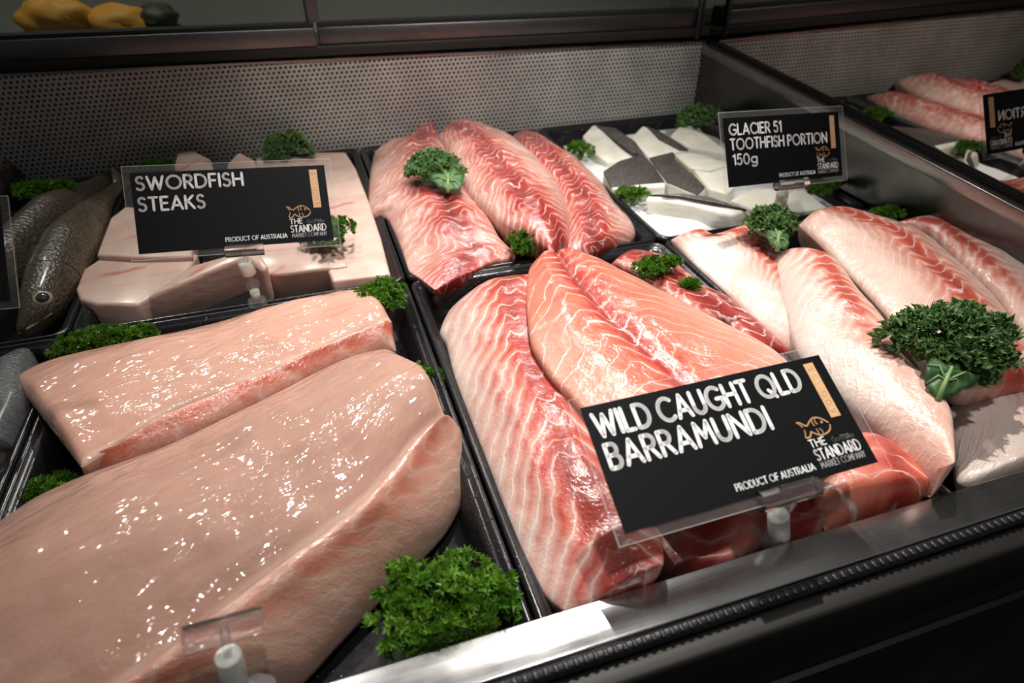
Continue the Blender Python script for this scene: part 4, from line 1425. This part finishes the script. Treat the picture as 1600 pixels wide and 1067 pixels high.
    tag(kn, 'white ferrule')
    q = MB()
    q.tube([k1, k1 * .5 + foot * .5, foot + np.array((0, 0, .003))], [.0028, .0028, .0028], 12)
    q.tube([foot, foot + np.array((0, 0, .0045)), foot + np.array((0, 0, .006))], [.0095, .0088, .0045], 24)
    q.build('clear_base', M_CLEAR, root, smooth=False)
    if ball:
        m_ = k1 * .62 + foot * .38
        q = MB(); q.tube([m_ + np.array((0, 0, t)) for t in np.linspace(-.0068, .0068, 9)], [max(.0003, math.sqrt(max(0, .0068**2 - t * t))) for t in np.linspace(-.0068, .0068, 9)], 20)
        q.build('ball_joint', M_CLEAR, root, smooth=True)
        q = MB(); fo = foot + np.array((0, 0, .0062)); q.tube([fo, fo + np.array((0, 0, .009))], [.0046, .0046], 20); q.build('white_base_block', M_FERR, root, smooth=True)
    return root


WC = 0.172
price_sign('price sign reading SWORDFISH STEAKS clipped upright at the front of the steaks', (-0.2349, 0.0491, 0.1282), (-0.0633, 0.0499, 0.1154), (-0.2389, 0.0008, 0.0700), WC,
           [('SWORDFISH', .025, .552, .055, .215), ('STEAKS', .025, .345, .315, .475)], (.42, .62),
           (at_y(382, 409, 0.0), at_y(390, 428, 0.0005)), at(403, 474, 0.0005), ball=True)
price_sign('biggest price sign, reading WILD CAUGHT QLD BARRAMUNDI, in front of the middle fillets', (0.0506, -0.3371, 0.0906), (0.2226, -0.3355, 0.0889), (0.0509, -0.4048, 0.0567), WC,
           [('WILD CAUGHT QLD', .03, .862, .075, .265), ('BARRAMUNDI', .035, .665, .335, .525)], (.49, .72),
           (at_y(1216, 804, -0.4005), at_y(1217.5, 840, -0.4000)), (at_y(1216, 804, -0.4)[0] + 0.001, -0.3985, 0.0))
price_sign('price sign reading GLACIER 51 TOOTHFISH PORTION 150g standing by the steel end wall', (0.3491, -0.0075, 0.1384), (0.5131, 0.0062, 0.1267), (0.3476, -0.0432, 0.0752), 0.165,
           [('GLACIER 51', .045, .475, .095, .245), ('TOOTHFISH PORTION', .045, .875, .31, .46), ('150', .055, .185, .535, .68), ('g', .205, .25, .53, .68)], (.40, .655),
           (at_y(1223, 301, -0.034), at_y(1219, 320, -0.028)), at(1213, 352, 0.0005))
price_sign('price sign mostly cut off by the left edge, with peach tab, over the brown fish', (-0.4807, -0.0362, 0.1562), (-0.3091, -0.0353, 0.1435), (-0.4847, -0.0845, 0.0981), WC,
           [], (.42, .62), ((-0.396, -0.082, 0.080), (-0.396, -0.079, 0.067)), (-0.396, -0.004, 0.0005))

# a holder with no card in the front left corner
g0 = at_y(286, 1002, -0.398); g1 = at_y(408, 968, -0.390)
foot = np.array((0.5 * (g0[0] + g1[0]) + .004, -0.3985, 0.0005))
hr = empty('sign_holder', foot)
tag(hr, 'empty clear sign clip with white ferrule in front of the large loin', 'sign holder')
q = MB(); q.tube([g0, g1], 0.0068, 20); gr = q.build('clear_grip', M_GRIP, hr)
q = MB(); q.tube([g0, g1], 0.0040, 14); q.build('grip_core', M_CLEAR, gr)
k0 = at_y(356, 1024, -0.3975); k1 = at_y(368, 1067, -0.3975)
d_ = (k1 - k0) / np.linalg.norm(k1 - k0)
q = MB(); q.tube([0.5 * (g0 + g1), k0], .0022, 12); q.build('clear_stem', M_CLEAR, hr, smooth=True)
q = MB(); q.tube([k0, k0 + d_ * .0007, k1 - d_ * .0007, k1], [.0058, .0064, .0064, .0058], 28); tag(q.build('white_ferrule', M_FERR, hr, smooth=True), 'white ferrule')
q = MB(); q.tube([k1, foot + np.array((0, 0, .003))], .0028, 12); q.tube([foot, foot + np.array((0, 0, .005))], [.0095, .007], 24); q.build('clear_base', M_CLEAR, hr)


# ------------------------------------------------------------------ things on the bench behind the doors
def lump(name, label, cat, px, py, y, wpx, hpx, mat, seed):
    c = at_y(px, py, y)
    s = px_size(c)
    rng = random.Random(seed)
    V = []; F = []
    N, K = 28, 14
    for i in range(K + 1):
        t = math.pi * i / K
        for j in range(N):
            a = 2 * math.pi * j / N
            d = Vector((math.sin(t) * math.cos(a), math.sin(t) * math.sin(a), math.cos(t)))
            r = 1 + .25 * mnoise.noise(d * 2.2 + Vector((seed, 0, 0)))
            V.append((c[0] + d.x * r * wpx * s / 2, c[1] + d.y * r * .05, max(0.1303, c[2] + d.z * r * hpx * s / 2)))
    for i in range(K):
        for j in range(N):
            F.append((i * N + j, (i + 1) * N + j, (i + 1) * N + (j + 1) % N, i * N + (j + 1) % N))
    o = mesh_obj(name, V, F, mat, None, True)
    tag(o, label, cat)


M_YEL = plain('orange_yellow', (0.60, 0.27, 0.03), 0.6)
M_DKG = plain('dark_green_leaf', (0.03, 0.035, 0.02), 0.6)
lump('food_heap', 'blurred orange yellow heap on the bench behind the left sliding door', 'food', 95, 35, 0.78, 110, 75, M_YEL, 1)
lump('food_heap', 'smaller blurred orange yellow heap right of the bigger heap on the bench', 'food', 185, 40, 0.78, 100, 55, M_YEL, 2)
lump('food_heap', 'blurred dark heap beside the orange yellow heaps on the bench', 'food', 245, 28, 0.80, 60, 40, M_DKG, 3)
